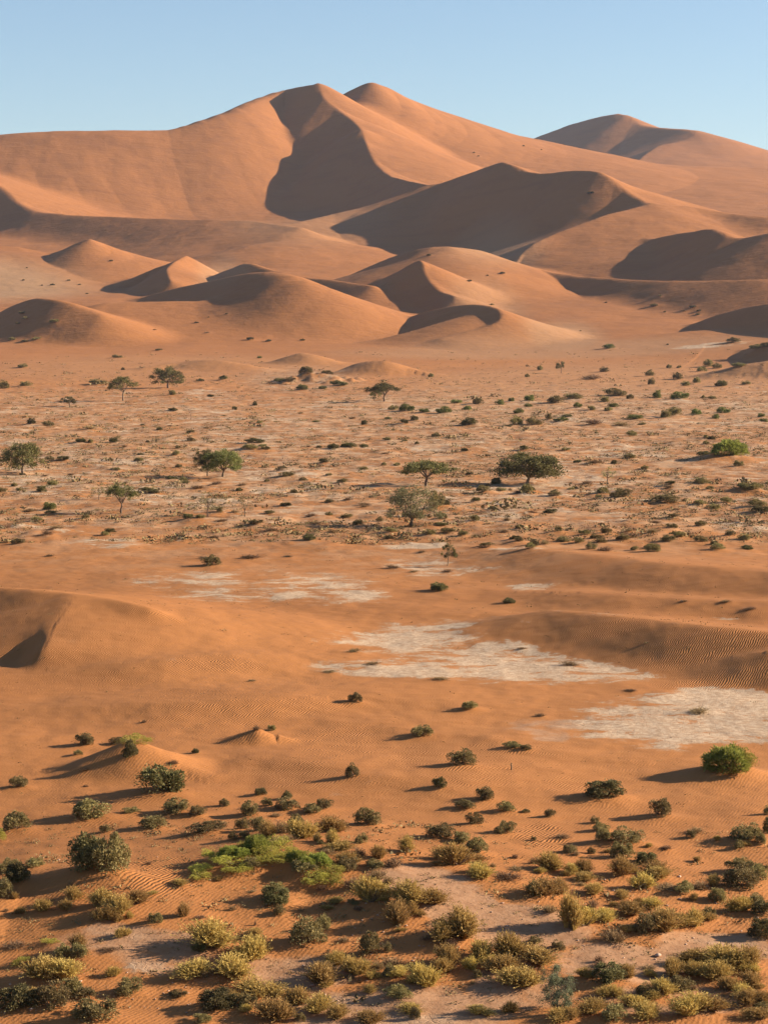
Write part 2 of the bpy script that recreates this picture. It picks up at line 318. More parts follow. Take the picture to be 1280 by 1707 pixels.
# ------------------------------------------------------------------ where every plant stands
# (centre column, foot row, width, height, kind) in enlarged crops of the photograph: crop origin x, y and enlargement first
# kinds: s olive saltbush, d dark saltbush, b straw-green broom bush, t dry twiggy bush, g bright green mound, y yellow-green creeper
CROPS = [
 (0,1200,4,[(560,185,125,85,'s'),(900,165,150,60,'y'),(865,275,100,110,'d'),(790,175,110,45,'s'),(520,248,80,35,'s'),(1160,315,70,40,'t'),(120,470,125,80,'s'),(1060,530,320,190,'d'),(110,765,200,120,'s'),
   (0,820,60,80,'y'),(605,690,270,120,'s'),(870,652,130,45,'s'),(700,765,90,55,'s'),(1015,745,190,90,'s'),(1180,650,220,100,'s'),(600,1070,280,240,'d'),(745,1085,250,250,'s'),(60,1040,150,90,'s'),(230,1000,150,60,'s'),  # biggest clump: left bush takes dark leaves to paint its shaded side
   (570,452,40,25,'t'),(960,25,35,30,'t'),(565,355,80,30,'t'),(120,1130,150,90,'d')]),
 (320,1200,4,[(430,90,70,45,'t'),(530,78,65,38,'s'),(20,230,60,35,'d'),(1075,397,100,82,'s'),(460,515,90,55,'d'),(635,538,70,50,'d'),(215,585,70,50,'s'),(40,662,110,70,'s'),(385,655,150,95,'s'),(495,595,90,55,'s'),
   (640,622,190,75,'s'),(800,640,130,60,'s'),(885,612,110,75,'s'),(1170,718,170,110,'s'),(330,740,100,80,'s'),(430,760,130,100,'s'),(100,780,230,80,'s'),(270,815,90,60,'s'),(345,805,80,50,'s'),(500,800,120,130,'b'),
   (600,775,150,120,'t'),(700,745,120,100,'s'),(745,800,160,150,'b'),(940,760,140,110,'b'),(935,840,80,110,'b'),(835,820,50,60,'b'),(1130,832,90,70,'s'),(1240,940,80,90,'b'),(430,960,180,140,'g'),(565,905,170,100,'y'),
   (250,995,150,90,'g'),(150,985,150,80,'y'),(280,1050,190,80,'y'),(490,1035,230,80,'y'),(700,1045,150,100,'g'),(850,1065,180,110,'g'),(390,1060,130,70,'s'),(360,930,150,80,'y'),(480,985,150,80,'y'),(620,960,130,70,'y'),(780,1020,150,80,'y'),(900,1100,160,80,'y'),(330,1000,120,70,'g'),(760,1080,150,80,'g'),(560,1010,120,60,'y'),(60,1085,120,60,'y'),(985,895,140,70,'b'),(900,925,110,60,'t'),
   (1040,1000,160,100,'b'),(1110,930,120,80,'t'),(870,990,110,60,'b'),(700,945,100,60,'t'),(610,830,160,60,'t'),(1220,1020,150,60,'s'),(560,660,90,40,'t')]),
 (640,1200,4,[(250,128,150,75,'s'),(860,208,130,45,'s'),(950,215,80,35,'s'),(520,325,190,110,'s'),(365,472,100,75,'d'),(670,552,125,90,'s'),(540,614,140,60,'s'),(815,630,120,70,'s'),(945,634,65,28,'s'),(1105,656,70,58,'s'),
   (600,710,110,80,'s'),(810,775,140,80,'s'),(1190,810,115,50,'t'),(370,815,190,105,'s'),(510,838,130,75,'s'),(150,890,90,100,'b'),(490,1000,190,170,'b'),(380,945,100,80,'b'),(620,905,150,100,'s'),(640,965,60,60,'b'),
   (650,1045,110,90,'b'),(725,988,50,40,'t'),(1100,1012,140,120,'b'),(1000,975,80,60,'t'),(60,1010,150,90,'t'),(880,1020,100,40,'t'),(1240,900,100,60,'s'),(1250,1045,80,80,'b')]),
 (960,1200,4,[(1010,405,330,190,'g'),(1130,390,130,120,'y'),(195,555,250,115,'d'),(555,667,165,120,'s'),(125,700,65,45,'s'),(165,757,110,65,'s'),(185,850,110,100,'s'),(330,862,250,115,'s'),(300,945,160,115,'s'),(460,995,180,90,'d'),
   (800,772,120,60,'t'),(765,802,80,55,'s'),(600,885,120,45,'t'),(1130,832,200,120,'s'),(1090,877,70,60,'s'),(1230,852,100,80,'s'),(1270,770,70,110,'d'),(1090,1045,170,100,'s'),(1220,1055,130,80,'s'),(40,1040,90,110,'b'),
   (300,1060,130,120,'b'),(540,1065,160,100,'b'),(1275,640,60,60,'s')]),
 (0,1447,4,[(110,145,190,130,'d'),(40,215,130,110,'s'),(480,232,110,100,'b'),(440,292,90,80,'b'),(290,302,90,80,'b'),(130,317,60,50,'b'),(40,302,40,35,'t'),(680,282,140,140,'b'),(810,335,160,150,'b'),(690,378,120,110,'b'),
   (920,267,110,90,'b'),(1035,387,95,80,'s'),(1225,342,70,95,'b'),(105,560,160,60,'t'),(330,525,100,35,'y'),(540,565,110,100,'b'),(540,640,160,110,'s'),(420,642,120,100,'s'),(140,665,100,55,'y'),(270,765,200,150,'b'),
   (430,778,200,160,'b'),(860,878,190,110,'s'),(470,905,150,130,'s'),(570,908,160,90,'s'),(130,1000,300,160,'d'),(350,1005,260,180,'s'),(630,1062,300,160,'s'),(1190,888,150,55,'s'),(1230,1040,80,30,'t'),(730,590,150,50,'t')]),
 (320,1447,4,[(560,272,240,130,'d'),(580,332,80,70,'s'),(120,565,260,180,'b'),(50,592,100,60,'d'),(415,637,190,150,'b'),(760,558,260,180,'s'),(880,435,100,110,'s'),(970,667,110,110,'b'),(1100,737,170,150,'b'),
   (1190,605,160,150,'s'),(1240,712,110,90,'t'),(815,807,240,150,'b'),(60,782,220,130,'b'),(290,772,200,150,'b'),(180,762,150,90,'t'),(460,892,260,120,'b'),(180,982,260,140,'d'),(370,972,130,110,'s'),
   (550,1042,200,150,'b'),(700,942,140,130,'b'),(840,985,160,140,'b'),(970,1027,140,100,'b'),(60,1062,140,70,'s'),(1170,1062,170,100,'b'),(720,1045,90,60,'s'),(1200,272,180,200,'b'),(830,160,150,90,'y'),
   (750,110,170,80,'s'),(940,150,150,70,'y'),(270,300,60,50,'t'),(420,390,20,50,'t'),(400,187,80,25,'t'),(1090,165,160,110,'t'),(1040,60,150,90,'s'),(1230,110,150,110,'t'),(300,85,150,60,'y'),(60,60,120,60,'y'),(1110,305,80,40,'t')]),
 (640,1447,4,[(180,272,190,150,'b'),(310,272,170,120,'b'),(90,402,150,160,'b'),(200,332,110,90,'b'),(20,252,60,120,'b'),(30,130,100,80,'t'),(500,507,220,230,'b'),(370,522,180,160,'b'),(450,565,120,90,'t'),
   (440,672,150,140,'b'),(570,702,80,110,'b'),(640,642,140,130,'b'),(820,622,170,160,'b'),(780,722,170,130,'b'),(690,692,100,80,'b'),(1020,672,210,140,'b'),(280,812,160,160,'b'),(385,722,110,120,'b'),
   (900,827,240,155,'b'),(100,907,190,100,'s'),(60,682,170,80,'t'),(40,748,100,80,'s'),(590,787,40,40,'t'),(650,92,130,110,'b'),(820,112,220,90,'t'),(1060,222,200,130,'b'),(1000,217,120,90,'s'),
   (1160,192,100,110,'b'),(1240,432,130,240,'b'),(1100,327,120,80,'t'),(1160,1045,150,100,'b'),(1260,1035,100,80,'b')]),
 (960,1447,4,[(60,102,130,70,'b'),(110,192,120,90,'b'),(300,217,90,75,'b'),(430,162,130,110,'b'),(330,72,130,70,'b'),(540,98,160,100,'b'),(600,182,200,60,'t'),(720,205,160,85,'s'),(830,172,150,80,'t'),
   (920,152,90,80,'b'),(1110,172,250,150,'s'),(1200,110,160,110,'s'),(940,247,150,90,'s'),(1090,312,130,120,'b'),(1200,262,140,70,'s'),(1240,342,160,110,'d'),(1230,492,180,130,'d'),(110,292,120,90,'t'),
   (190,372,110,110,'b'),(60,425,180,160,'b'),(250,530,190,130,'t'),(480,292,140,80,'b'),(370,332,150,90,'b'),(590,462,220,170,'b'),(460,477,200,130,'s'),(690,415,150,90,'b'),(790,402,140,120,'b'),
   (890,342,80,80,'s'),(60,772,100,80,'b'),(230,812,270,150,'d'),(350,772,110,110,'b'),(160,682,110,60,'t'),(640,742,110,130,'b'),(770,662,160,120,'b'),(790,745,150,110,'b'),(930,772,180,130,'b'),
   (1030,697,250,160,'b'),(1160,692,150,140,'b'),(950,642,150,100,'b'),(1010,852,140,120,'b'),(1180,802,130,110,'b'),(1100,882,120,90,'b'),(570,882,170,110,'b'),(700,852,160,110,'s'),(400,952,140,90,'b'),
   (520,902,90,60,'b'),(480,1032,160,120,'b'),(110,1000,180,110,'b'),(250,1042,200,110,'s'),(770,1025,210,170,'b'),(890,1015,180,140,'b'),(1230,1045,180,90,'b'),(1150,945,150,110,'b'),(490,702,120,40,'t'),(1230,932,120,100,'b')]),
 (0,0,1,[(352,946,30,16,'s'),(417,935,38,9,'t'),(733,988,32,14,'d'),(847,1008,24,9,'d'),(592,1176,28,16,'s'),(782,1187,32,14,'s'),(1140,1006,16,5,'t'),(1078,1075,12,4,'t'),(620,1112,30,6,'t'),(735,1137,30,6,'t'),
   (950,1113,36,8,'t'),(900,1197,20,8,'t'),(1165,1194,46,7,'t'),(550,1124,24,5,'t'),(590,1090,26,9,'t'),(420,1138,16,5,'t'),(241,1205,8,5,'t'),(870,1085,20,5,'t'),(690,956,20,5,'t'),(655,950,30,6,'t'),
   (745,956,22,6,'t'),(340,934,22,5,'t'),(480,930,18,4,'t'),(1050,1156,26,5,'t'),(1210,1007,22,5,'t'),(1250,1020,24,5,'t')]),
]
FAR_CROPS = [
 (640,560,2,[(520,115,22,16,'s'),(157,138,18,11,'s'),(477,138,16,11,'s'),(735,122,36,14,'s'),(690,150,80,12,'t'),(750,45,40,16,'g'),(950,108,20,12,'s'),(983,108,16,9,'s'),(1080,105,40,22,'s'),(1060,120,36,14,'s'),
   (1110,110,30,14,'s'),(1185,107,44,10,'s'),(885,135,34,18,'s'),(978,147,34,20,'s'),(892,163,26,20,'s'),(1005,168,32,14,'s'),(1040,158,34,20,'s'),(1122,170,44,20,'d'),(1208,163,30,10,'s'),(908,210,40,26,'g'),
   (985,215,60,24,'g'),(1063,208,14,12,'s'),(1095,212,30,10,'s'),(645,240,28,16,'g'),(690,250,26,14,'s'),(765,240,36,14,'g'),(748,252,30,12,'s'),(570,228,60,24,'s'),(630,215,60,18,'s'),(770,205,70,20,'s'),
   (820,212,30,14,'s'),(735,222,40,16,'s'),(200,262,52,22,'g'),(135,258,40,14,'g'),(278,248,28,16,'g'),(240,228,50,12,'g'),(385,232,36,18,'g'),(312,230,36,22,'s'),(425,220,24,14,'g'),(450,262,40,16,'g'),
   (480,238,26,14,'g'),(485,218,36,22,'g'),(75,255,50,24,'g'),(30,250,30,14,'s'),(100,284,28,15,'d'),(65,294,30,14,'d'),(285,302,56,20,'d'),(438,300,44,24,'s'),(500,300,54,24,'s'),(550,280,28,20,'s'),
   (590,290,50,14,'g'),(610,272,34,10,'d'),(835,282,60,16,'g'),(940,275,40,24,'s'),(970,268,50,26,'s'),(1040,265,36,22,'g'),(1130,260,44,20,'g'),(1105,278,34,16,'g'),(1258,272,28,12,'g'),(1265,288,34,12,'g'),
   (1150,415,125,52,'g'),(1070,408,50,16,'d'),(1180,438,34,18,'s'),(700,300,80,16,'t'),(790,305,60,18,'t'),(825,335,30,16,'s'),(465,383,34,14,'d'),(700,430,60,16,'t'),(818,412,40,14,'s'),(605,385,30,10,'s'),
   (375,498,36,22,'d'),(475,528,44,28,'s'),(568,538,50,18,'s'),(330,525,50,20,'s'),(730,530,46,20,'s'),(790,545,70,24,'s'),(935,565,90,24,'s'),(1140,560,40,20,'s'),(1100,582,40,18,'s'),(1050,568,50,16,'s'),
   (1055,500,60,20,'s'),(1230,525,70,20,'s'),(1245,575,60,22,'s'),(1255,595,70,24,'d'),(300,622,40,20,'s'),(195,614,34,16,'s'),(265,670,34,18,'s'),(450,645,30,12,'s'),(400,660,50,16,'t'),(667,668,40,16,'s'),
   (740,660,36,20,'s'),(450,688,32,14,'s'),(500,705,40,22,'d'),(535,698,40,18,'t'),(595,692,50,18,'s'),(690,715,40,20,'s'),(735,722,60,20,'t'),(895,724,50,24,'s'),(835,718,30,14,'s'),(950,690,50,20,'s'),
   (985,675,36,16,'s'),(1055,690,44,18,'s'),(1155,668,40,14,'s'),(1200,685,46,18,'s'),(1110,718,56,18,'s'),(15,680,30,14,'s'),(960,645,40,16,'s'),(905,628,40,12,'t'),(175,578,60,44,'s'),(1200,520,50,16,'d')]),
 (0,560,2,[(75,108,36,12,'s'),(85,170,44,14,'s'),(10,178,40,24,'s'),(330,165,60,14,'s'),(745,147,30,12,'d'),(668,152,24,8,'d'),(573,198,26,16,'s'),(702,205,24,8,'d'),(575,252,30,10,'d'),(782,248,18,12,'d'),
   (850,232,16,14,'d'),(105,296,34,18,'d'),(160,302,36,14,'s'),(300,315,50,10,'t'),(272,357,36,14,'d'),(378,357,36,14,'d'),(210,420,44,14,'d'),(850,362,60,12,'d'),(885,384,36,10,'s'),(1110,380,34,14,'d'),
   (1165,378,56,12,'d'),(830,386,60,12,'s'),(1080,424,30,12,'d'),(635,326,30,10,'d'),(1215,298,22,16,'d'),(175,502,40,14,'s'),(140,524,34,18,'d'),(495,530,60,14,'d'),(165,584,46,28,'g'),(100,592,60,12,'t'),
   (65,520,26,12,'s'),(1215,570,50,14,'t'),(955,572,40,14,'d'),(1140,492,36,12,'s'),(950,475,44,14,'s'),(905,655,50,16,'t'),(1030,685,44,20,'d'),(60,698,50,16,'s'),(190,648,60,7,'t'),(165,738,34,12,'t'),
   (970,475,30,14,'s'),(855,635,50,16,'s'),(1195,635,40,18,'s'),(1210,450,36,12,'s'),(930,158,40,14,'d'),(965,160,40,18,'s'),(1005,182,40,18,'d'),(1020,132,50,20,'s'),(1130,170,60,14,'d'),(1075,178,30,10,'d'),
   (1090,130,40,12,'s'),(865,75,16,9,'g'),(390,75,34,7,'s'),(410,113,14,8,'d'),(720,500,50,10,'t'),(660,515,60,10,'t'),(1100,560,40,12,'s')]),
 (0,100,2,[(180,882,50,16,'s'),(85,868,40,12,'s'),(60,885,30,10,'s'),(75,850,40,12,'s'),(40,938,30,8,'s'),(120,938,30,6,'s'),(80,944,28,7,'s'),(655,878,24,7,'d'),(515,902,30,6,'t'),(755,850,16,6,'d'),(835,936,26,8,'d'),
   (895,940,20,7,'d'),(1008,937,16,6,'d'),(530,970,24,6,'s'),(230,737,22,6,'d'),(175,752,26,7,'d'),(78,736,14,6,'d'),(265,750,16,6,'d'),(370,672,20,7,'d'),(90,694,12,5,'d'),(290,780,16,5,'d'),(140,753,12,6,'d'),
   (695,860,12,5,'d'),(690,912,30,5,'t')]),
 (640,100,2,[(285,740,24,10,'d'),(395,716,34,8,'d'),(345,720,12,6,'d'),(900,826,50,14,'s'),(935,842,16,7,'d'),(1030,830,40,7,'d'),(1050,840,30,7,'d'),(1000,840,30,6,'t'),(1045,852,30,6,'s'),(920,790,26,6,'s'),(360,818,26,6,'s'),
   (740,810,16,5,'d'),(1165,945,50,8,'s'),(1245,970,50,12,'s'),(1270,962,40,12,'s'),(465,288,14,5,'d'),(300,310,12,4,'d'),(315,322,12,4,'d'),(525,300,10,4,'d'),(690,455,40,8,'d'),(150,655,30,8,'d'),(655,904,12,4,'d'),(945,950,10,4,'d')]),
]
PLANTS = []          # (px, py, w px, h px, kind, near?) in photograph pixels
for crops, near in ((CROPS, True), (FAR_CROPS, False)):
    for ox, oy, k, rows in crops:
        for cx, fy, w, h, kind in rows:
            if kind == 'g' and not near and w < 100: kind = 'h'
            PLANTS.append((ox + cx / k, oy + fy / k, w / k, h / k, kind, near))
rng = random.Random(7)
for _ in range(150):       # small shrubs between the listed ones on the stony plain
    py = 690 + 235 * rng.random() ** 0.8
    px = rng.uniform(0, 1280)
    if py > 905 and px < 700: continue
    s = 0.35 + (py - 600) / 330.0
    PLANTS.append((px, py, rng.uniform(10, 22) * s, rng.uniform(4, 8) * s, rng.choice('ssdt'), None))

_k = 0
while _k < 115:             # low tufts filling the gaps in the near thicket
    py = 1400 + 305 * rng.random(); px = rng.uniform(-40, 1400)
    if px < 560 and rng.random() < .6: continue
    if abs(px - (700 + (py - 1480) * 1.2)) < 60 and py < 1600: continue
    if abs(px - 929) < 60 and py > 1590: continue
    s_ = 0.6 + (py - 1400) / 400.0
    PLANTS.append((px, py, rng.uniform(13, 26) * s_, rng.uniform(9, 17) * s_, rng.choice('bbbtts'), None)); _k += 1
SPOTS = []           # x, y, width m, height m, kind, near, px, py
for px, py, w, h, kind, near in PLANTS:
    x, y, z = ground_hit(px, py)
    wm = w / F * y; hm = h / F * y
    if py < 560: wm *= .62; hm *= .6
    y2 = y + wm * 0.32                       # the foot row is the front of the plant
    x2 = x * y2 / y
    hm = max(0.25 * wm, hm - 0.0 * wm)
    SPOTS.append([x2, y2, wm, hm, kind, near, px, py])
# sand gathered round each plant, with a tail on its lee (left) side
for x, y, wm, hm, kind, near, px, py in SPOTS:
    if wm < 0.3 : continue
    amp = (0.10 if kind in 'bt' else 0.15) * wm
    if kind == 'g': amp = 0.20 * wm
    if y > 400: amp *= 0.8
    R = 1.0 * wm
    i0, i1 = np.searchsorted(ys, [y - 2.2 * R, y + 2.2 * R])
    u0 = (x - 3 * R) / max(y, 62); u1 = (x + 2.5 * R) / max(y, 62)
    j0, j1 = np.searchsorted(us, [u0, u1])
    if i1 - i0 < 1 or j1 - j0 < 1: continue
    dx = (Xg[i0:i1, j0:j1] - x) / R; dy = (Yg[i0:i1, j0:j1] - y) / (R * 0.8)
    dx = np.where(dx < 0, dx * 0.75, dx)
    Hg[i0:i1, j0:j1] += amp * np.exp(-(dx * dx + dy * dy) * 1.5)

# ------------------------------------------------------------------ node helpers
def new_mat(name):
    m = bpy.data.materials.new(name)
    m.use_nodes = True
    m.node_tree.nodes.clear()
    return m

class N:
    def __init__(s, m): s.t = m.node_tree
    def n(s, kind, **kw):
        nd = s.t.nodes.new(kind)
        for k, v in kw.items(): setattr(nd, k, v)
        return nd
    def l(s, a, b): s.t.links.new(a, b)
    def math(s, op, a, b=None, c=None, clamp=False):
        nd = s.n('ShaderNodeMath', operation=op, use_clamp=clamp)
        for i, v in enumerate((a, b, c)):
            if v is None: continue
            if isinstance(v, (int, float)): nd.inputs[i].default_value = v
            else: s.l(v, nd.inputs[i])
        return nd.outputs[0]
    def mix(s, f, a, b, blend='MIX'):
        nd = s.n('ShaderNodeMix', data_type='RGBA', blend_type=blend)
        for sock, v in ((nd.inputs[0], f), (nd.inputs[6], a), (nd.inputs[7], b)):
            if isinstance(v, (int, float)): sock.default_value = v
            elif isinstance(v, tuple): sock.default_value = (*v, 1) if len(v) == 3 else v
            else: s.l(v, sock)
        return nd.outputs[2]
    def noise(s, vec, scale, detail=3, rough=0.55, dist=0.0):
        nd = s.n('ShaderNodeTexNoise')
        nd.inputs['Scale'].default_value = scale; nd.inputs['Detail'].default_value = detail
        nd.inputs['Roughness'].default_value = rough; nd.inputs['Distortion'].default_value = dist
        s.l(vec, nd.inputs['Vector'])
        return nd.outputs['Fac']
    def ss(s, x, a, b):
        nd = s.n('ShaderNodeMapRange', interpolation_type='SMOOTHSTEP')
        nd.inputs[1].default_value = a; nd.inputs[2].default_value = b
        s.l(x, nd.inputs[0])
        return nd.outputs[0]

def ground_material():
    m = new_mat("sand")
    g = N(m)
    out = g.n('ShaderNodeOutputMaterial')
    b = g.n('ShaderNodeBsdfPrincipled')
    b.inputs['Roughness'].default_value = 0.95
    b.inputs['Specular IOR Level'].default_value = 0.1
    g.l(b.outputs[0], out.inputs['Surface'])
    pos = g.n('ShaderNodeNewGeometry').outputs['Position']
    att = lambda n: g.n('ShaderNodeAttribute', attribute_name=n).outputs['Fac']
    pan, stony, ripple, pale = att('pan'), att('stony'), att('ripple'), att('pale')
    # sand: orange with soft broad drifts of redder and yellower grains
    n1 = g.noise(pos, 0.012, 4, 0.6)
    n2 = g.noise(pos, 0.35, 4, 0.6)
    n3 = g.noise(pos, 6.0, 3, 0.7)
    c = g.mix(g.ss(n1, 0.35, 0.65), (0.315, 0.125, 0.040), (0.365, 0.150, 0.049))
    c = g.mix(g.math('MULTIPLY', g.ss(n2, 0.35, 0.7), 0.12), c, (0.28, 0.115, 0.04))
    c = g.mix(g.math('MULTIPLY', g.ss(n3, 0.3, 0.75), 0.25), c, (0.24, 0.096, 0.035))
    c = g.mix(g.math('MULTIPLY', att('remote'), 0.85), c, (0.300, 0.120, 0.043))
    band = g.n('ShaderNodeMapping'); band.inputs['Scale'].default_value = (0.008, 0.03, 0.05); band.inputs['Rotation'].default_value = (0, 0, 0.35)
    g.l(pos, band.inputs['Vector'])
    c = g.mix(g.math('MULTIPLY', g.math('MULTIPLY', att('remote'), g.ss(g.noise(band.outputs[0], 1.0, 6, 0.7, 1.0), 0.45, 0.7)), 0.32), c, (0.185, 0.078, 0.038))
    # paler, greyer valley floors
    c = g.mix(pale, c, (0.33, 0.19, 0.10))
    # stony, littered plain
    s1 = g.noise(pos, 0.9, 5, 0.7)
    s2 = g.noise(pos, 0.16, 4, 0.65)
    lit = g.math('MULTIPLY', stony, g.ss(s1, 0.42, 0.62))
    c = g.mix(g.math('MULTIPLY', lit, 0.75), c, (0.215, 0.125, 0.068))
    c = g.mix(g.math('MULTIPLY', g.math('MULTIPLY', stony, g.ss(s2, 0.44, 0.62)), 0.55), c, (0.47, 0.31, 0.19))
    # clay pans: pale crust broken by sand drifts
    p1 = g.noise(pos, 0.30, 6, 0.68, 0.6)
    p2 = g.noise(pos, 2.4, 4, 0.7)
    p0 = g.noise(pos, 0.11, 3, 0.6)
    v = g.math('ADD', pan, g.math('MULTIPLY', g.math('SUBTRACT', p1, 0.5), 3.2))
    ms = g.n('ShaderNodeMapping'); ms.inputs['Scale'].default_value = (0.10, 0.75, 0.3)
    g.l(pos, ms.inputs['Vector'])
    p3 = g.noise(ms.outputs[0], 1.0, 4, 0.6, 0.5)
    v = g.math('ADD', v, g.math('MULTIPLY', g.math('SUBTRACT', p3, 0.5), 1.5))
    v = g.math('ADD', v, g.math('MULTIPLY', g.math('SUBTRACT', p0, 0.5), 2.2))
    v = g.math('ADD', v, g.math('MULTIPLY', g.math('SUBTRACT', p2, 0.5), 1.6))
    inside = g.ss(pan, 0.02, 0.15)
    thin = g.math('MULTIPLY', g.ss(v, 0.18, 0.50), inside)
    crust = g.math('MULTIPLY', g.ss(v, 0.50, 0.62), inside)
    vor = g.n('ShaderNodeTexVoronoi', feature='DISTANCE_TO_EDGE')
    vor.inputs['Scale'].default_value = 3.2
    g.l(pos, vor.inputs['Vector'])
    crack = g.ss(vor.outputs['Distance'], 0.0, 0.08)
    cc = g.mix(g.ss(p2, 0.38, 0.62), (0.50, 0.365, 0.25), (0.36, 0.235, 0.145))
    cc = g.mix(g.math('MULTIPLY', g.math('SUBTRACT', 1.0, crack), 0.35), cc, (0.33, 0.19, 0.11))
    c = g.mix(g.math('MULTIPLY', thin, 0.6), c, (0.37, 0.215, 0.12))
    c = g.mix(crust, c, cc)
    # mauve clay of the track
    clay = att('clay')
    cv = g.ss(g.math('ADD', clay, g.math('MULTIPLY', g.math('SUBTRACT', p1, 0.5), 2.2)), 0.30, 0.75)
    cm = g.mix(g.ss(p2, 0.35, 0.7), (0.37, 0.215, 0.125), (0.28, 0.150, 0.082))
    c = g.mix(g.math('MULTIPLY', cv, 0.8), c, cm)
    g.l(c, b.inputs['Base Color'])
    # relief: wind ripples, grain, crust edges
    mp = g.n('ShaderNodeMapping')
    mp.inputs['Rotation'].default_value = (0, 0, math.radians(24))
    g.l(pos, mp.inputs['Vector'])
    wv = g.n('ShaderNodeTexWave', wave_type='BANDS', bands_direction='X', wave_profile='SIN')
    wv.inputs['Scale'].default_value = 1.9
    wv.inputs['Distortion'].default_value = 7.0
    wv.inputs['Detail'].default_value = 3
    wv.inputs['Detail Scale'].default_value = 0.55
    g.l(mp.outputs[0], wv.inputs['Vector'])
    bn = g.n('ShaderNodeBump'); bn.inputs['Distance'].default_value = 0.055
    g.l(ripple, bn.inputs['Strength']); g.l(wv.outputs['Fac'], bn.inputs['Height'])
    b2 = g.n('ShaderNodeBump'); b2.inputs['Distance'].default_value = 0.25
    g.l(g.math('MULTIPLY', stony, 0.9), b2.inputs['Strength'])
    g.l(s1, b2.inputs['Height']); g.l(bn.outputs[0], b2.inputs['Normal'])
    b3 = g.n('ShaderNodeBump'); b3.inputs['Distance'].default_value = 0.06; b3.inputs['Strength'].default_value = 0.5
    g.l(g.math('ADD', n3, g.math('MULTIPLY', crust, g.math('MULTIPLY', crack, 0.35))), b3.inputs['Height']); g.l(b2.outputs[0], b3.inputs['Normal'])
    b4 = g.n('ShaderNodeBump'); b4.inputs['Distance'].default_value = 3.0; b4.inputs['Strength'].default_value = 0.45
    g.l(g.noise(pos, 0.035, 5, 0.6), b4.inputs['Height']); g.l(b3.outputs[0], b4.inputs['Normal'])
    mq = g.n('ShaderNodeMapping'); mq.inputs['Scale'].default_value = (0.05, 0.22, 0.22); mq.inputs['Rotation'].default_value = (0, 0, math.radians(-20))
    g.l(pos, mq.inputs['Vector'])
    b5 = g.n('ShaderNodeBump'); b5.inputs['Distance'].default_value = 0.7
    g.l(g.math('MULTIPLY', att('remote'), 0.9), b5.inputs['Strength'])
    g.l(g.noise(mq.outputs[0], 1.0, 5, 0.65, 0.8), b5.inputs['Height']); g.l(b4.outputs[0], b5.inputs['Normal'])
    g.l(b5.outputs[0], b.inputs['Normal'])
    return m

def field(ells):
    """Union of soft ellipses given by photograph extents (x0, y0, x1, y1, strength) laid on the ground."""
    out = np.zeros_like(Hg)
    for x0, y0, x1, y1, s in ells:
        cx = (x0 + x1) / 2
        _, Da, _ = ground_hit(cx, y1); _, Db, _ = ground_hit(cx, y0)
        Dc = (Da + Db) / 2; wy = max(0.5, (Db - Da) / 2); a = (cx - 640) / F
        wx = (x1 - x0) / 2 / F * Dc
        m = (np.abs(Yg - Dc) < wy * 1.6) & (np.abs(Xg - a * Dc) < wx * 1.6)
        e = np.sqrt(((Xg[m] - a * Yg[m]) / wx) ** 2 + ((Yg[m] - Dc) / wy) ** 2)
        out[m] = np.maximum(out[m], s * (1 - sstep(0.55, 1.3, e)))
    return out

PANS = [(230,952,620,1004,.42),(440,982,650,1010,.85),(180,950,420,975,.3),(540,1034,1020,1104,.60),(560,1098,1145,1132,.75),(700,1068,1145,1138,.95),(705,1038,870,1052,.95),
        (940,1160,1400,1246,.85),(1020,1146,1420,1196,.8),(560,1040,860,1112,.55),(840,970,935,984,.9),(1190,1016,1330,1034,.8),(-60,1070,35,1098,1.0),(690,945,850,960,.5),(640,925,760,960,.35),
        (820,908,930,920,.5),(100,895,240,915,.6),(280,892,340,905,.5),(640,905,760,916,.8),(1120,572,1240,580,.9),(300,648,380,658,.5),
        (195,1596,265,1622,.9),(140,1550,235,1572,.6),(40,1548,100,1560,.6),(600,1690,760,1720,.8),(540,1655,600,1680,.5),(1130,1560,1290,1580,.6)]
CLAY = [(600,1440,790,1500,.9),(700,1470,850,1560,1.0),(760,1500,1000,1590,1.0),(900,1570,1180,1640,1.0),(1090,1555,1320,1600,1.0),(150,1540,460,1640,.62),(380,1590,620,1660,.7),
        (440,1640,900,1740,.9),(30,1535,300,1600,.7),(760,1590,980,1700,.7),(880,1208,960,1240,.7),(840,1195,980,1225,.6),(960,1640,1300,1700,.6)]
PALE = [(-300,425,160,505,.9),(870,535,1010,590,.6),(380,360,640,410,.35),(740,460,880,512,.4),(560,560,1280,600,.45),(700,380,900,440,.6),(-100,590,700,640,.25),(640,600,1400,660,.4),
        (330,425,420,470,.5),(520,640,1400,720,.35)]
RIPPLES = [(-80,1118,240,1160,1.0),(250,1090,440,1122,1.0),(190,1148,470,1180,1.0),(880,922,1060,962,.7),(1060,1045,1300,1105,1.0),(950,1030,1110,1062,.8),(1080,1120,1320,1150,.8),(640,1235,760,1290,.6),(150,1000,260,1030,.5),(470,1200,660,1270,.6),(900,1290,1000,1330,.4),(180,1420,330,1500,.7),(860,1370,960,1420,.6)]
STONE = [(-300,690,1500,930,1.0),(-300,650,600,800,.5),(400,612,600,660,1.0),(560,655,1500,760,.7)]

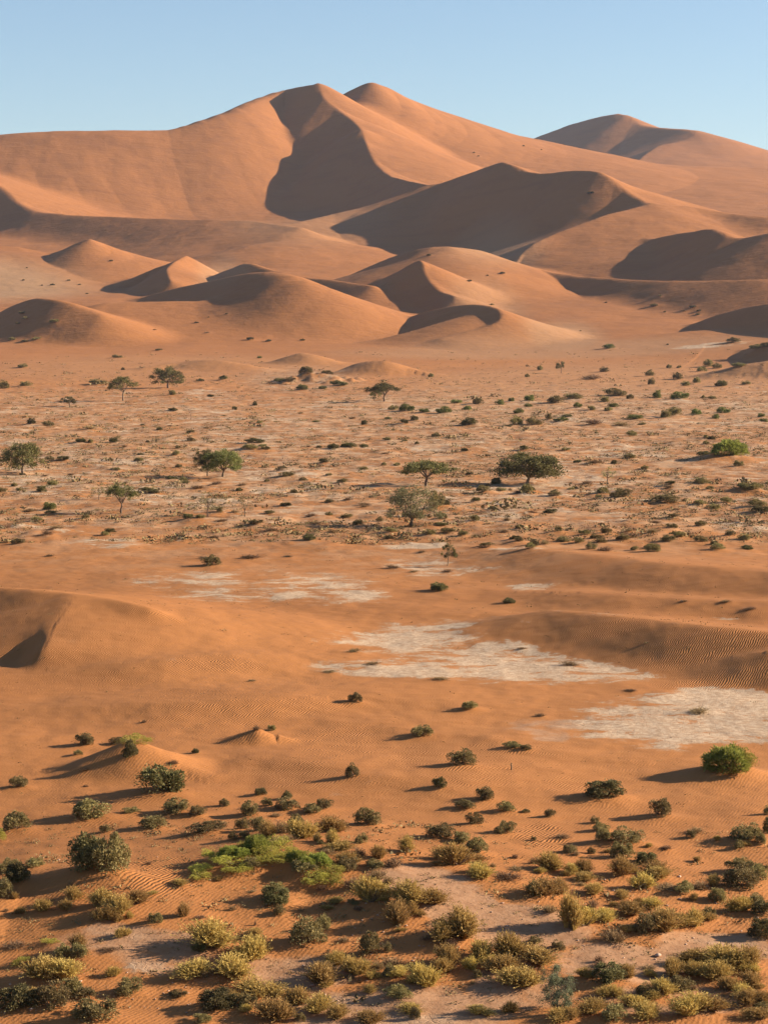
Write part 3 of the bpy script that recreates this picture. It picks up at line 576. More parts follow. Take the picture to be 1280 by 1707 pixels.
def build_ground():
    nv = NR * NC
    co = np.empty((NR, NC, 3), np.float32)
    co[..., 0] = Xg; co[..., 1] = Yg; co[..., 2] = Hg
    me = bpy.data.meshes.new("ground")
    me.vertices.add(nv)
    me.vertices.foreach_set('co', co.ravel())
    i = (np.arange(NR - 1)[:, None] * NC + np.arange(NC - 1)[None]).ravel()
    f = np.stack([i, i + 1, i + NC + 1, i + NC], 1).astype(np.int32)
    nf = len(f)
    me.loops.add(nf * 4); me.polygons.add(nf)
    me.loops.foreach_set('vertex_index', f.ravel())
    me.polygons.foreach_set('loop_start', np.arange(nf, dtype=np.int32) * 4)
    me.polygons.foreach_set('use_smooth', np.ones(nf, bool))
    me.update(calc_edges=True)
    plain = sstep(225, 250, Yg) * (1 - sstep(560, 900, Yg))
    stony = np.maximum(field(STONE), plain * 0.8)
    pan = field(PANS)
    pan = np.maximum(pan, plain * (0.10 + 0.36 * sstep(-0.1, 0.5, fbm(Xg / 14.0, Yg / 20.0, 77, 3))))
    near = 1 - sstep(190, 330, Yg)
    ex, ey = np.gradient(Hg, axis=1), np.gradient(Hg, axis=0)
    slope = np.hypot(ex / np.maximum(1e-3, np.gradient(Xg, axis=1)), ey / np.gradient(Yg, axis=0))
    pan = pan * (1 - sstep(0.11, 0.20, slope))
    rip = near * (0.3 + 0.7 * sstep(85, 115, Yg)) * (0.12 + 0.75 * sstep(0.0, 0.45, fbm(Xg / 9.0, Yg / 12.0, 91, 2)))
    for nm, arr in (('pan', pan), ('stony', stony), ('ripple', np.maximum(np.maximum(rip * .6, near * .15), field(RIPPLES)) * (1 - np.clip(pan * 1.5, 0, 1)) * (1 - np.minimum(1, field(CLAY)))), ('pale', field(PALE)), ('clay', field(CLAY)), ('remote', sstep(900, 1500, Yg))):
        a = me.attributes.new(nm, 'FLOAT', 'POINT')
        a.data.foreach_set('value', arr.astype(np.float32).ravel())
    me.materials.append(ground_material())
    o = bpy.data.objects.new("ground", me)
    col.objects.link(o)
    tag(o, 'orange desert sand rising from a scrubby plain with pale clay pans into high dunes', 'ground', kind='structure')
    return o
build_ground()

def build_haze():
    me = bpy.data.meshes.new("haze")
    x0, x1, y0, y1, z0, z1 = -8000, 9500, -120, 12500, -6, 560
    v = [(x, y, z) for z in (z0, z1) for y in (y0, y1) for x in (x0, x1)]
    me.from_pydata(v, [], [(0, 2, 3, 1), (4, 5, 7, 6), (0, 1, 5, 4), (2, 6, 7, 3), (0, 4, 6, 2), (1, 3, 7, 5)])
    m = new_mat("haze")
    g = N(m)
    out = g.n('ShaderNodeOutputMaterial')
    pv = g.n('ShaderNodeVolumePrincipled')
    pv.inputs['Color'].default_value = (0.72, 0.78, 1.0, 1)
    pv.inputs['Density'].default_value = 0.000024
    pv.inputs['Anisotropy'].default_value = 0.1
    g.l(pv.outputs[0], out.inputs['Volume'])
    me.materials.append(m)
    o = bpy.data.objects.new("haze", me)
    col.objects.link(o)
    tag(o, 'thin pale morning haze hanging over the desert', 'haze', kind='stuff')
HAZE = True
if HAZE: build_haze()

# ------------------------------------------------------------------ plants
def leaf_material(name, lo, hi, trans=0.25, nscale=9.0):
    m = new_mat(name)
    g = N(m)
    out = g.n('ShaderNodeOutputMaterial')
    b = g.n('ShaderNodeBsdfPrincipled')
    b.inputs['Roughness'].default_value = 0.75
    b.inputs['Specular IOR Level'].default_value = 0.15
    tc = g.n('ShaderNodeTexCoord').outputs['Object']
    oi = g.n('ShaderNodeObjectInfo').outputs['Random']
    f = g.ss(g.noise(tc, nscale, 2, 0.6), 0.32, 0.68)
    c = g.mix(f, lo, hi)
    hs = g.n('ShaderNodeHueSaturation')
    g.l(g.math('ADD', 0.485, g.math('MULTIPLY', oi, 0.03)), hs.inputs['Hue'])
    g.l(g.math('ADD', 0.75, g.math('MULTIPLY', oi, 0.5)), hs.inputs['Value'])
    g.l(c, hs.inputs['Color'])
    g.l(hs.outputs[0], b.inputs['Base Color'])
    tr = g.n('ShaderNodeBsdfTranslucent')
    g.l(hs.outputs[0], tr.inputs['Color'])
    mx = g.n('ShaderNodeMixShader')
    mx.inputs[0].default_value = trans
    g.l(b.outputs[0], mx.inputs[1]); g.l(tr.outputs[0], mx.inputs[2])
    g.l(mx.outputs[0], out.inputs['Surface'])
    return m

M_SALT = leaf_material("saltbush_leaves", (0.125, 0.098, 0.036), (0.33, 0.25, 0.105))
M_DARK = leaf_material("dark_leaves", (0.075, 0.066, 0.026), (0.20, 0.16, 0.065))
M_STRAW = leaf_material("straw_stems", (0.27, 0.17, 0.05), (0.50, 0.33, 0.11), 0.3)
M_BROOM = leaf_material("broom_stems", (0.26, 0.17, 0.046), (0.56, 0.375, 0.12), 0.3)
M_DRY = leaf_material("dry_twigs", (0.17, 0.105, 0.052), (0.33, 0.20, 0.10), 0.1)
M_GREEN = leaf_material("green_needles", (0.15, 0.165, 0.032), (0.33, 0.32, 0.07), 0.35)
M_YELLOW = leaf_material("yellow_green_leaves", (0.25, 0.235, 0.040), (0.48, 0.40, 0.085), 0.35)
M_ACACIA = leaf_material("acacia_leaves", (0.080, 0.074, 0.026), (0.17, 0.142, 0.05), 0.25, 1.2)
M_ACACIA_LIGHT = leaf_material("light_acacia_leaves", (0.12, 0.135, 0.038), (0.23, 0.22, 0.07), 0.3, 1.2)
M_GREY = leaf_material("grey_green_leaves", (0.105, 0.088, 0.042), (0.185, 0.150, 0.075), 0.25, 3.0)
M_SAP = leaf_material("sapling_leaves", (0.13, 0.145, 0.075), (0.24, 0.25, 0.14), 0.25, 3.0)
M_BARK = leaf_material("bark", (0.11, 0.072, 0.045), (0.22, 0.15, 0.10), 0.0, 5.0)

def mesh_from(name, V, Fs, mat):
    me = bpy.data.meshes.new(name)
    V = np.asarray(V, np.float32).reshape(-1, 3)
    k = Fs.shape[1]; nf = len(Fs)
    me.vertices.add(len(V)); me.vertices.foreach_set('co', V.ravel())
    me.loops.add(nf * k); me.polygons.add(nf)
    me.loops.foreach_set('vertex_index', Fs.astype(np.int32).ravel())
    me.polygons.foreach_set('loop_start', np.arange(nf, dtype=np.int32) * k)
    me.update(calc_edges=True)
    me.materials.append(mat)
    return me

def leaf_quads(C, Dv, L, W, rs):
    """Quads: base C, direction Dv (unit rows), length L, width W."""
    n = len(C)
    r = rs.normal(size=(n, 3))
    S = np.cross(Dv, r); S /= np.linalg.norm(S, axis=1)[:, None] + 1e-9
    L = np.broadcast_to(L, (n,))[:, None]; W = np.broadcast_to(W, (n,))[:, None]
    T = C + Dv * L
    q = np.stack([C - S * W * .3, C + Dv * L * .45 + S * W * .6, T, C + Dv * L * .5 - S * W * .6], 1)
    return q.reshape(-1, 3)

def quads(n):
    return (np.arange(n)[:, None] * 4 + np.arange(4)[None])

def unit(v): return v / (np.linalg.norm(v, axis=1)[:, None] + 1e-9)

def saltbush_mesh(seed, mat, lobes=22, per=170, flat=1.0, leaf=0.055):
    """Rounded bush about 1 wide and 1 high (scaled later) made of leafy lobes."""
    rs = np.random.RandomState(seed)
    V = []
    for k in range(lobes):
        a = rs.uniform(0, 2 * math.pi); rr = 0.40 * math.sqrt(rs.uniform(0, 1))
        top = math.sqrt(max(0.05, 1 - (rr / 0.5) ** 2))
        R = rs.uniform(0.09, 0.18)
        c = np.array([rr * math.cos(a) * rs.uniform(.85, 1.2), rr * math.sin(a), rs.uniform(0.15, 0.9) * top * rs.uniform(.7, 1.0)])
        d = unit(rs.normal(size=(per, 3)) + np.array([0, 0, 0.35]))
        pos = c + d * R * (0.55 + 0.45 * rs.uniform(size=(per, 1))) * np.array([1, 1, 1.5])
        pos[:, 2] = np.abs(pos[:, 2])
        dv = unit(d + 0.6 * rs.normal(size=(per, 3)) + np.array([0, 0, .35]))
        V.append(leaf_quads(pos, dv * np.array([1, 1, 1.6]), leaf * rs.uniform(.6, 1.3, per), leaf * .55, rs))
    # sprigs standing out of the outline
    n = 420
    a = rs.uniform(0, 2 * math.pi, n); e = np.arccos(rs.uniform(0.0, 1, n))
    d = np.stack([np.cos(a) * np.sin(e), np.sin(a) * np.sin(e), np.cos(e)], 1)
    pos = d * np.array([.5, .5, .9]) * (rs.uniform(.6, 1.0, (n, 1)) * (1 + 0.15 * np.sin(a * 3 + seed))[:, None])
    V.append(leaf_quads(pos, unit(d + .4 * rs.normal(size=(n, 3))) * np.array([1, 1, 1.5]), leaf * 1.2, leaf * .5, rs))
    V = np.concatenate(V)
    V[:, 2] *= flat
    return mesh_from("foliage", V, quads(len(V) // 4), mat)

def broom_mesh(seed, mat, n=520):
    rs = np.random.RandomState(seed)
    V = []
    nt = rs.randint(4, 11)
    ta = rs.uniform(0, 2 * math.pi, nt); tr = 0.27 * np.sqrt(rs.uniform(0, 1, nt)); th = rs.uniform(.65, 1.0, nt)
    k = rs.randint(0, nt, n)
    bx = tr[k] * np.cos(ta[k]) + rs.normal(size=n) * .05; by = tr[k] * np.sin(ta[k]) + rs.normal(size=n) * .05
    base = np.stack([bx, by, np.zeros(n)], 1)
    out = rs.normal(size=(n, 2)) * 0.17 + np.stack([bx, by], 1) * 0.75
    H_ = th[k] * rs.uniform(.45, 1.05, n) * (1 - .45 * np.minimum(1, np.hypot(out[:, 0], out[:, 1]) / .55))
    mid = base + np.stack([out[:, 0] * .35, out[:, 1] * .35, H_ * .55], 1)
    tip = base + np.stack([out[:, 0], out[:, 1], H_], 1)
    S = rs.normal(size=(n, 3)); S[:, 2] = 0; S = unit(S)
    w = 0.009
    q1 = np.stack([base - S * w, base + S * w, mid + S * w * 1.3, mid - S * w * 1.3], 1).reshape(-1, 3)
    q2 = np.stack([mid - S * w * 1.3, mid + S * w * 1.3, tip + S * w * .3, tip - S * w * .3], 1).reshape(-1, 3)
    V += [q1, q2]
    for t in (0.35, 0.5, 0.62, 0.74, 0.86, 0.96):          # short leaves pressed to the stems
        p = np.where(t < .55, 1, 0)
        c = base + (mid - base) * (t / .55) if t < .55 else mid + (tip - mid) * ((t - .55) / .45)
        d = unit((tip - mid) + rs.normal(size=(n, 3)) * 0.16)
        V.append(leaf_quads(c, d, rs.uniform(.06, .11, n), .026, rs))
    V = np.concatenate(V)
    return mesh_from("stem_tuft", V, quads(len(V) // 4), mat)

def twig_mesh(seed, mat, n=210):
    rs = np.random.RandomState(seed)
    a = rs.uniform(0, 2 * math.pi, n); e = rs.uniform(.25, 1.45, n)
    d = np.stack([np.cos(a) * np.sin(e), np.sin(a) * np.sin(e), 1.7 * np.cos(e)], 1)
    L = rs.uniform(.3, .52, n)[:, None]
    c = np.stack([rs.normal(size=n) * .12, rs.normal(size=n) * .12, np.zeros(n)], 1)
    V = [leaf_quads(c, d * L * 1.0, 1.0, .022, rs)]
    for t in (.5, .75, .9):
        V.append(leaf_quads(c + d * L * t, unit(d + rs.normal(size=(n, 3)) * .8), rs.uniform(.07, .16, n), .018, rs))
    V = np.concatenate(V); V[:, 2] = np.abs(V[:, 2])
    return mesh_from("twigs", V, quads(len(V) // 4), mat)

def needle_mesh(seed, mat, n=5200):
    rs = np.random.RandomState(seed)
    a = rs.uniform(0, 2 * math.pi, n); e = np.arccos(rs.uniform(0.0, 1, n))
    d = np.stack([np.cos(a) * np.sin(e), np.sin(a) * np.sin(e), np.cos(e)], 1)
    bump = 1 + .10 * np.sin(3 * a + seed) + .07 * np.sin(7 * a + 2 * seed) + .08 * np.sin(5 * e * 2 + a * 2)
    pos = d * np.array([.44, .44, .80]) * bump[:, None] * rs.uniform(.72, 1.0, (n, 1))
    dv = unit(d + .5 * rs.normal(size=(n, 3)) + np.array([0, 0, .5]))
    V = leaf_quads(pos, dv * np.array([1, 1, 1.5]), rs.uniform(.06, .12, n), .020, rs)
    V[:, 2] = np.maximum(V[:, 2], -.02)
    return mesh_from("needles", V, quads(len(V) // 4), mat)

def stems_mesh(seed, mat, n=16):
    """Woody branching stems inside a bush."""
    rs = np.random.RandomState(seed)
    V = []
    for k in range(n):
        a = rs.uniform(0, 2 * math.pi); r = rs.uniform(.15, .42); h = rs.uniform(.35, .8) * (1 - r)
        p0 = np.array([rs.normal() * .04, rs.normal() * .04, 0]); p1 = np.array([r * math.cos(a) * .5, r * math.sin(a) * .5, h * .45]); p2 = np.array([r * math.cos(a), r * math.sin(a), h])
        for A, B, w0, w1 in ((p0, p1, .016, .011), (p1, p2, .011, .005)):
            ax = unit((B - A)[None])[0]; s1 = unit(np.cross(ax, rs.normal(size=3))[None])[0]; s2 = np.cross(ax, s1)
            ring = [s1, s2, -s1, -s2]
            for i in range(4):
                u, v = ring[i], ring[(i + 1) % 4]
                V += [A + u * w0, A + v * w0, B + v * w1, B + u * w1]
    V = np.array(V)
    return mesh_from("stems", V, quads(len(V) // 4), mat)

PROTO = {
 's': [saltbush_mesh(s, M_SALT) for s in range(1, 8)],
 'd': [saltbush_mesh(s, M_DARK, 26, 170) for s in range(11, 16)],
 'b': [broom_mesh(s, M_STRAW if s % 2 == 0 else M_BROOM) for s in range(21, 29)],
 't': [twig_mesh(s, M_DRY) for s in range(31, 36)],
 'g': [needle_mesh(s, M_GREEN) for s in (41, 42, 43)],
 'h': [saltbush_mesh(s, M_ACACIA_LIGHT) for s in (71, 72)],
 'y': [saltbush_mesh(s, M_YELLOW, 18, 120, 1.0, .042) for s in (51, 52, 53, 54)],
}
STEMS = [stems_mesh(s, M_BARK) for s in (61, 62)]
KIND = {'s': ('saltbush', 'foliage', 'olive saltbush'), 'd': ('dark_saltbush', 'foliage', 'dark dense saltbush'), 'b': ('broom_bush', 'stem_tuft', 'straw-green broom bush'),
        'h': ('green_bush', 'foliage', 'dull green rounded bush'),
        't': ('dry_bush', 'twigs', 'brown twiggy bush'), 'g': ('needle_bush', 'needles', 'bright green bush'), 'y': ('creeping_bush', 'foliage', 'yellow-green creeping bush')}
BANDS = [(0, 480, 'high on the far dunes'), (480, 530, 'on the middle slopes of the dunes'), (530, 600, 'along the foot of the dunes'), (600, 640, 'on the sandy apron below the dunes'), (640, 720, "on the far side of the plain"), (720, 800, 'level with the dark-crowned acacias'),
         (800, 860, 'level with the open ragged acacia'), (860, 930, "on the near side of the plain"), (930, 1215, 'on smooth sand around the clay pans'), (1215, 1300, 'level with the big green mound'),
         (1300, 1375, 'on the sand just above the thicket'), (1375, 1440, 'level with the creeper patch'), (1440, 1500, 'in the thicket below the creepers'),
         (1500, 1570, 'level with the bend of the track'), (1570, 1640, 'in the row crossing the clay track'), (1640, 1800, 'along the bottom edge')]
THIRDS = ['left third', 'middle third', 'right third']
ORD = ['leftmost', 'second', 'third', 'fourth', 'fifth', 'sixth', 'seventh', 'eighth', 'ninth', 'tenth', 'eleventh', 'twelfth', 'thirteenth', 'fourteenth', 'fifteenth', 'sixteenth', 'seventeenth', 'eighteenth', 'nineteenth', 'twentieth'] + ['twenty-' + w for w in 'first second third fourth fifth sixth seventh eighth ninth'.split()] + ['thirtieth']
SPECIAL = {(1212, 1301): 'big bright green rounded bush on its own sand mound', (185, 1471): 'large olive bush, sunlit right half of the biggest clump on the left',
           (150, 1467): 'large bush, leaves darkened for shade, left half of the biggest clump on the left', (265, 1332): 'large dark green bush casting a long shadow below the shrub-topped sand mound',
           (216, 1268): 'dark green bush on the flank of the shrub-topped sand mound', (427, 1440): 'brightest green dome standing highest in the creeper patch',
           (1215, 767): 'large green dome-shaped bush on the stony plain near the right edge', (225, 1241): 'yellow-green creeper topping the tallest lone sand mound'}
counts = {}
def label_for(px, py, kind):
    for (sx, sy), t in SPECIAL.items():
        if abs(px - sx) < 3 and abs(py - sy) < 4: return t
    return None
rows = {}
for idx, sp in enumerate(SPOTS):
    if sp[5] is None: continue
    b = next(i for i, q in enumerate(BANDS) if q[0] <= sp[7] < q[1])
    rows.setdefault((b, min(2, max(0, int(sp[6] // 427))), sp[4]), []).append((sp[6], idx))
LABEL = {}
for (b, th, kind), lst in rows.items():
    lst.sort()
    for k, (_, idx) in enumerate(lst):
        sp = SPOTS[idx]
        t = label_for(sp[6], sp[7], kind)
        if t is None:
            t = KIND[kind][2] + ' ' + BANDS[b][2] + ', ' + (('only one in the ' if len(lst) == 1 else ORD[min(k, 29)] + (' in the ' if k == 0 else ' from left, ')) + THIRDS[th])
        LABEL[idx] = t

def link(o, parent=None):
    col.objects.link(o)
    if parent is not None: o.parent = parent
    return o

def put_plants():
    rs = random.Random(3)
    for idx, (x, y, wm, hm, kind, near, px, py) in enumerate(SPOTS):
        name, part, look = KIND[kind]
        z = float(ground_z(x, y)[0]) - 0.04 * hm
        me = rs.choice(PROTO[kind])
        grow = {'s': 1.12, 'd': 1.12, 'b': 1.33, 'h': 1.05, 't': 1.1, 'g': 1.12, 'y': 1.6}[kind]
        # the row difference holds both height and the depth of the crown seen from above
        dep = (H - z) / y
        sc = (wm * grow, wm * grow * rs.uniform(.75, 1.0), max(hm * 0.35, hm - wm * dep * 0.45) * {'b': rs.uniform(1.1, 1.45), 'g': 1.0 if near else 1.05, 'h': 1.1, 's': 1.2, 'd': 1.2, 't': 1.1, 'y': 1.2}[kind])
        rz = rs.uniform(0, 6.283)
        big = near and wm * F / y > 24
        if big:
            t = link(bpy.data.objects.new(name, None)); t.empty_display_size = .2
            f = link(bpy.data.objects.new(part, me), t)
            link(bpy.data.objects.new("stems", STEMS[idx % 2]), t)
        else:
            t = link(bpy.data.objects.new(name, me))
        t.location = (x, y, z); t.scale = sc; t.rotation_euler = (rs.uniform(-.1, .1), rs.uniform(-.12, .12), rz)
        grp = {'s': 'saltbushes', 'd': 'dark saltbushes', 'b': 'broom bushes', 't': 'dry bushes', 'g': 'bright green bushes', 'h': 'dull green bushes', 'y': 'creeping bushes'}[kind]
        if idx in LABEL:
            tag(t, LABEL[idx], 'bush', grp + (' in the foreground' if near else ' on the plain and far slopes'))
        elif near is None:
            if py > 1300: tag(t, 'low %s filling a gap between the larger bushes of the near thicket' % look, 'bush', 'low %s filling the near thicket' % grp)
            else: tag(t, 'one of the small %s dots among larger bushes on the stony plain' % look, 'bush', 'small %s scattered on the stony plain' % grp)
        else:
            zone = 'far dune slopes' if py < 560 else 'sandy apron below the dunes' if py < 640 else 'far plain'
            tag(t, 'tiny %s speck on the %s' % (look, zone), 'bush', 'tiny %s on the %s' % (grp, zone))
put_plants()

# ------------------------------------------------------------------ trees
def tube(V, A, B, w0, w1, rs, sides=5):
    A = np.array(A, float); B = np.array(B, float)
    ax = unit((B - A)[None])[0]; s1 = unit(np.cross(ax, [0.3, 0.9, 0.2])[None])[0]; s2 = np.cross(ax, s1)
    ang = np.arange(sides + 1) / sides * 2 * math.pi
    ring = np.cos(ang)[:, None] * s1 + np.sin(ang)[:, None] * s2
    for i in range(sides):
        V += [A + ring[i] * w0, A + ring[i + 1] * w0, B + ring[i + 1] * w1, B + ring[i] * w1]

def limb(V, pts, w0, w1, rs, wob=.06):
    """A bent tapering limb through points, subdivided with a little wander."""
    P_ = [np.array(p, float) for p in pts]
    q = [P_[0]]
    for a, b in zip(P_[:-1], P_[1:]):
        m = (a + b) / 2 + rs.normal(size=3) * np.linalg.norm(b - a) * wob
        q += [m, b]
    n = len(q) - 1
    for i in range(n):
        tube(V, q[i], q[i + 1], w0 + (w1 - w0) * i / n, w0 + (w1 - w0) * (i + 1) / n, rs)

def make_tree(px, py, wpx, hpx, label, kind, seed, lean=0.0, name='acacia_tree', group=None):
    x, y, z = ground_hit(px, py)
    z = float(ground_z(x, y)[0])
    W = wpx / F * y; Ht = hpx / F * y
    rs = np.random.RandomState(seed)
    T = dict(umbrella=(.34, .60, 44, 105, .32, 1), dense=(.20, .48, 64, 140, .50, 1), round=(.28, .40, 58, 110, .60, 1), open=(.16, .40, 58, 95, .60, 1), sparse=(.30, .50, 26, 40, .45, .9), small=(.45, .6, 20, 90, .3, 1))[kind]
    fork_h, low, K, per, thick, fill = T
    th_ = min(1.0, W / 5.0)
    if name == 'sapling': K, per, thick, low = 60, 170, .72, .28
    bark = []; leaves = []
    fork = np.array([W * .02 + lean * .4 * W, 0, Ht * fork_h])
    limb(bark, [(0, 0, -.15 * Ht * .2), (lean * .2 * W, 0, Ht * fork_h * .5), fork], W * .030 + .05 * th_ ** 2, W * .020 + .03 * th_ ** 2, rs, .05)
    for a in range(5):
        th = a * 1.257 + rs.uniform(0, .5)
        tube(bark, (0, 0, .10), (math.cos(th) * W * .06, math.sin(th) * W * .06, -.06), W * .022 + .02 * th_, .01 * th_, rs)
    nm = 6 if kind != 'sparse' else 4
    mains = []
    for m in range(nm):
        th = m / nm * 2 * math.pi + rs.uniform(-.3, .3)
        r = W * .5 * rs.uniform(.35, .55)
        c = np.array([lean * .7 * W + r * math.cos(th), r * math.sin(th), Ht * rs.uniform(low + .02, low + .22)])
        mains.append(c)
        limb(bark, [fork, (fork + c) / 2 + np.array([0, 0, -.03 * Ht]), c], W * .016 + .02 * th_, W * .008 + .01 * th_, rs, .09)
    mains.append(np.array([lean * .6 * W, 0, Ht * .78])); limb(bark, [fork, mains[-1]], W * .014 + .02 * th_, W * .007 + .01 * th_, rs)
    for k in range(K):
        th = rs.uniform(0, 2 * math.pi); rr = math.sqrt(rs.uniform(0.02, 1)); r = rr * W * .5
        ztop = Ht * (.97 - (.30 if kind in ('umbrella', 'dense') else .42) * rr ** 2.4)
        zz = ztop - rs.uniform(0, 1) ** 1.6 * thick * Ht * (1 if kind != 'umbrella' else .55)
        irregular = 1 + .13 * math.sin(3 * th + seed) + .08 * math.sin(5 * th + 2 * seed)
        tip = np.array([lean * W + r * math.cos(th) * irregular, r * math.sin(th), max(zz, low * Ht * .72)])
        m = min(mains, key=lambda q: np.linalg.norm(q - tip))
        limb(bark, [m, tip], W * .006 + .008 * th_, .006 * th_, rs, .12)
        for tw in range(3):
            tube(bark, tip, tip + rs.normal(size=3) * W * .05, .010, .004, rs, 3)
        R = np.array([W * .09, W * .09, Ht * .07]) * rs.uniform(.7, 1.35)
        n = int(per * rs.uniform(.6, 1.4) * fill)
        off = rs.normal(size=(n, 3)) * .62 * R
        c = tip + off
        d = unit(rs.normal(size=(n, 3)) + np.array([0, 0, .3]))
        sz = W * (.06 if kind == 'small' else .032 if kind not in ('sparse', 'open') else .028)
        leaves.append(leaf_quads(c, d, sz * rs.uniform(.6, 1.3, n), sz * .6, rs))
    mat = dict(umbrella=M_ACACIA, dense=M_ACACIA, round=M_ACACIA, open=M_GREY, sparse=M_GREY, small=M_ACACIA)[kind]
    if 'light green' in label or 'pale' in label or 'fresh' in label: mat = M_ACACIA_LIGHT
    if name == 'sapling': mat = M_SAP
    root = link(bpy.data.objects.new(name, None))
    root.location = (x, y, z)
    B = np.array(bark); L = np.concatenate(leaves)
    link(bpy.data.objects.new("trunk", mesh_from("trunk", B, quads(len(B) // 4), M_BARK)), root)
    link(bpy.data.objects.new("crown", mesh_from("crown", L, quads(len(L) // 4), mat)), root)
    tag(root, label, 'tree', group or 'acacia trees on the plain')
    return root

TREES = [
 (37,792,73,55,'grey-green round-crowned acacia with a thick trunk at the left edge','round',1,0),
 (202,856,52,48,'light green umbrella-crowned acacia on the left of the plain','umbrella',2,0),
 (165,833,28,24,'small sparse bare-twigged tree just left of the light green acacia','sparse',3,0),
 (346,794,40,45,'slender left-hand tree of the touching acacia pair','dense',4,-.05),
 (371,795,58,45,'wider pale-trunked right-hand tree of the touching acacia pair','dense',5,.05),
 (346,861,32,42,'thin sparse-leaved tree standing between the light green acacia and the touching pair','sparse',6,0),
 (408,861,28,33,'thin sparse-leaved tree, right-hand of two below the touching pair','sparse',7,0),
 (205,668,46,40,'neat round-topped acacia near the dune foot, left of the wide-crowned one','umbrella',8,0),
 (280,647,54,36,'wide open-crowned acacia farthest back on the left, below the small dune','round',9,-.05),
 (116,678,24,17,'tiny flat-topped acacia left of the round-topped ones near the dune foot','small',10,-.1),
 (640,669,52,30,'wide flat-topped acacia behind the plain at the centre, below a low sand mound','umbrella',11,0),
 (624,668,22,22,'small thin acacia touching the left side of the central far acacia','small',12,0),
 (710,810,84,40,'dark flat umbrella acacia in the centre of the plain, behind the ragged one','umbrella',13,0),
 (685,878,88,68,'large ragged grey acacia with bare lower boughs in the centre of the plain','open',14,0),
 (879,808,96,54,'biggest dense dark-crowned umbrella acacia, right of centre','dense',15,.02),
 (1012,806,32,28,'small pale yellowish sparse tree right of the biggest acacia','sparse',16,0),
 (935,622,16,21,'tiny lone acacia near the foot of the dunes right of centre','small',17,0),
 (746,943,26,37,'small leaning grey-leaved tree standing alone on the bare sand at the edge of the plain','small',18,.12),
]
for t in TREES: make_tree(*t)
make_tree(929, 1686, 56, 84, 'slender grey-green sapling with a thin dark trunk among the broom bushes at the bottom', 'round', 31, 0, 'sapling', 'saplings')

# ------------------------------------------------------------------ bare sticks and the dark railed box beside the biggest acacia
def bare_stick(px, py, hpx, label, seed):
    x, y, z = ground_hit(px, py); z = float(ground_z(x, y)[0])
    h = hpx / F * y; rs = np.random.RandomState(seed); V = []
    limb(V, [(0, 0, -.1), (h * .04, 0, h * .5), (-h * .05, 0, h)], .05, .015, rs, .08)
    for k in range(3):
        t = .4 + .2 * k; s = -1 if k % 2 else 1
        limb(V, [(0, 0, h * t), (s * h * .16, .05, h * (t + .16))], .022, .008, rs, .1)
    V = np.array(V)
    o = link(bpy.data.objects.new("dead_stem", mesh_from("dead_stem", V, quads(len(V) // 4), M_BARK)))
    o.location = (x, y, z)
    tag(o, label, 'dead stem', 'bare dead stems')
bare_stick(317, 700, 20, 'bare grey dead stem standing alone on the left of the far plain', 1)
bare_stick(548, 785, 9, 'short dark stake on the plain between the acacia pair and the central acacia', 2)
bare_stick(188, 784, 7, 'short dark stake on the plain between the edge acacia and the acacia pair', 3)
bare_stick(852, 1284, 12, 'thin pale dry stalk alone on the sand below the right-hand clay pan', 4)

def box_faces(x0, x1, y0, y1, z0, z1):
    v = np.array([(x, y, z) for z in (z0, z1) for y in (y0, y1) for x in (x0, x1)], float)
    return v, np.array([(0, 2, 3, 1), (4, 5, 7, 6), (0, 1, 5, 4), (2, 6, 7, 3), (0, 4, 6, 2), (1, 3, 7, 5)])
def boxes(name, lst, mat, parent=None):
    V = []; Fs = []
    for b in lst:
        v, f = box_faces(*b); Fs.append(f + 8 * len(V)); V.append(v)
    return link(bpy.data.objects.new(name, mesh_from(name, np.concatenate(V), np.concatenate(Fs), mat)), parent)
M_BOX = new_mat("dark_painted_metal")
g_ = N(M_BOX); b_ = g_.n('ShaderNodeBsdfPrincipled'); o_ = g_.n('ShaderNodeOutputMaterial')
g_.l(g_.mix(g_.noise(g_.n('ShaderNodeTexCoord').outputs['Object'], 3, 4), (0.02, 0.02, 0.022), (0.07, 0.06, 0.055)), b_.inputs['Base Color'])
b_.inputs['Roughness'].default_value = .6; g_.l(b_.outputs[0], o_.inputs['Surface'])
x, y, z = ground_hit(851, 781); z = float(ground_z(x, y)[0])
bx = link(bpy.data.objects.new("railed_trailer", None)); bx.location = (x, y, z); bx.rotation_euler = (0, 0, -.2)
boxes("side_panel", [(-1.5, 1.5, -.75, -.70, .35, 1.0), (-1.5, 1.5, .70, .75, .35, 1.0), (-1.5, -1.45, -.70, .70, .35, 1.0), (1.45, 1.5, -.70, .70, .35, 1.0)], M_BOX, bx)
boxes("bed", [(-1.44, 1.44, -.69, .69, .30, .36)], M_BOX, bx)
for px_ in (-1.47, -.5, .5, 1.47): boxes("post", [(px_ - .03, px_ + .03, -.79, -.753, .36, 1.55)], M_BOX, bx)
boxes("rail", [(-1.52, 1.52, -.80, -.74, 1.553, 1.62)], M_BOX, bx)
for s_ in (-1, 1):
    V = []
    tube(V, (s_ * .7, -.85, .3), (s_ * .7, -.99, .3), .3, .3, None, 16); tube(V, (s_ * .7, -.99, .3), (s_ * .7, -.99, .3001), .3, .001, None, 16)
    V = np.array(V); link(bpy.data.objects.new("wheel", mesh_from("wheel", V, quads(len(V) // 4), M_BOX)), bx)
tag(bx, 'small dark open-topped railed trailer standing just left of the biggest acacia crown', 'trailer')

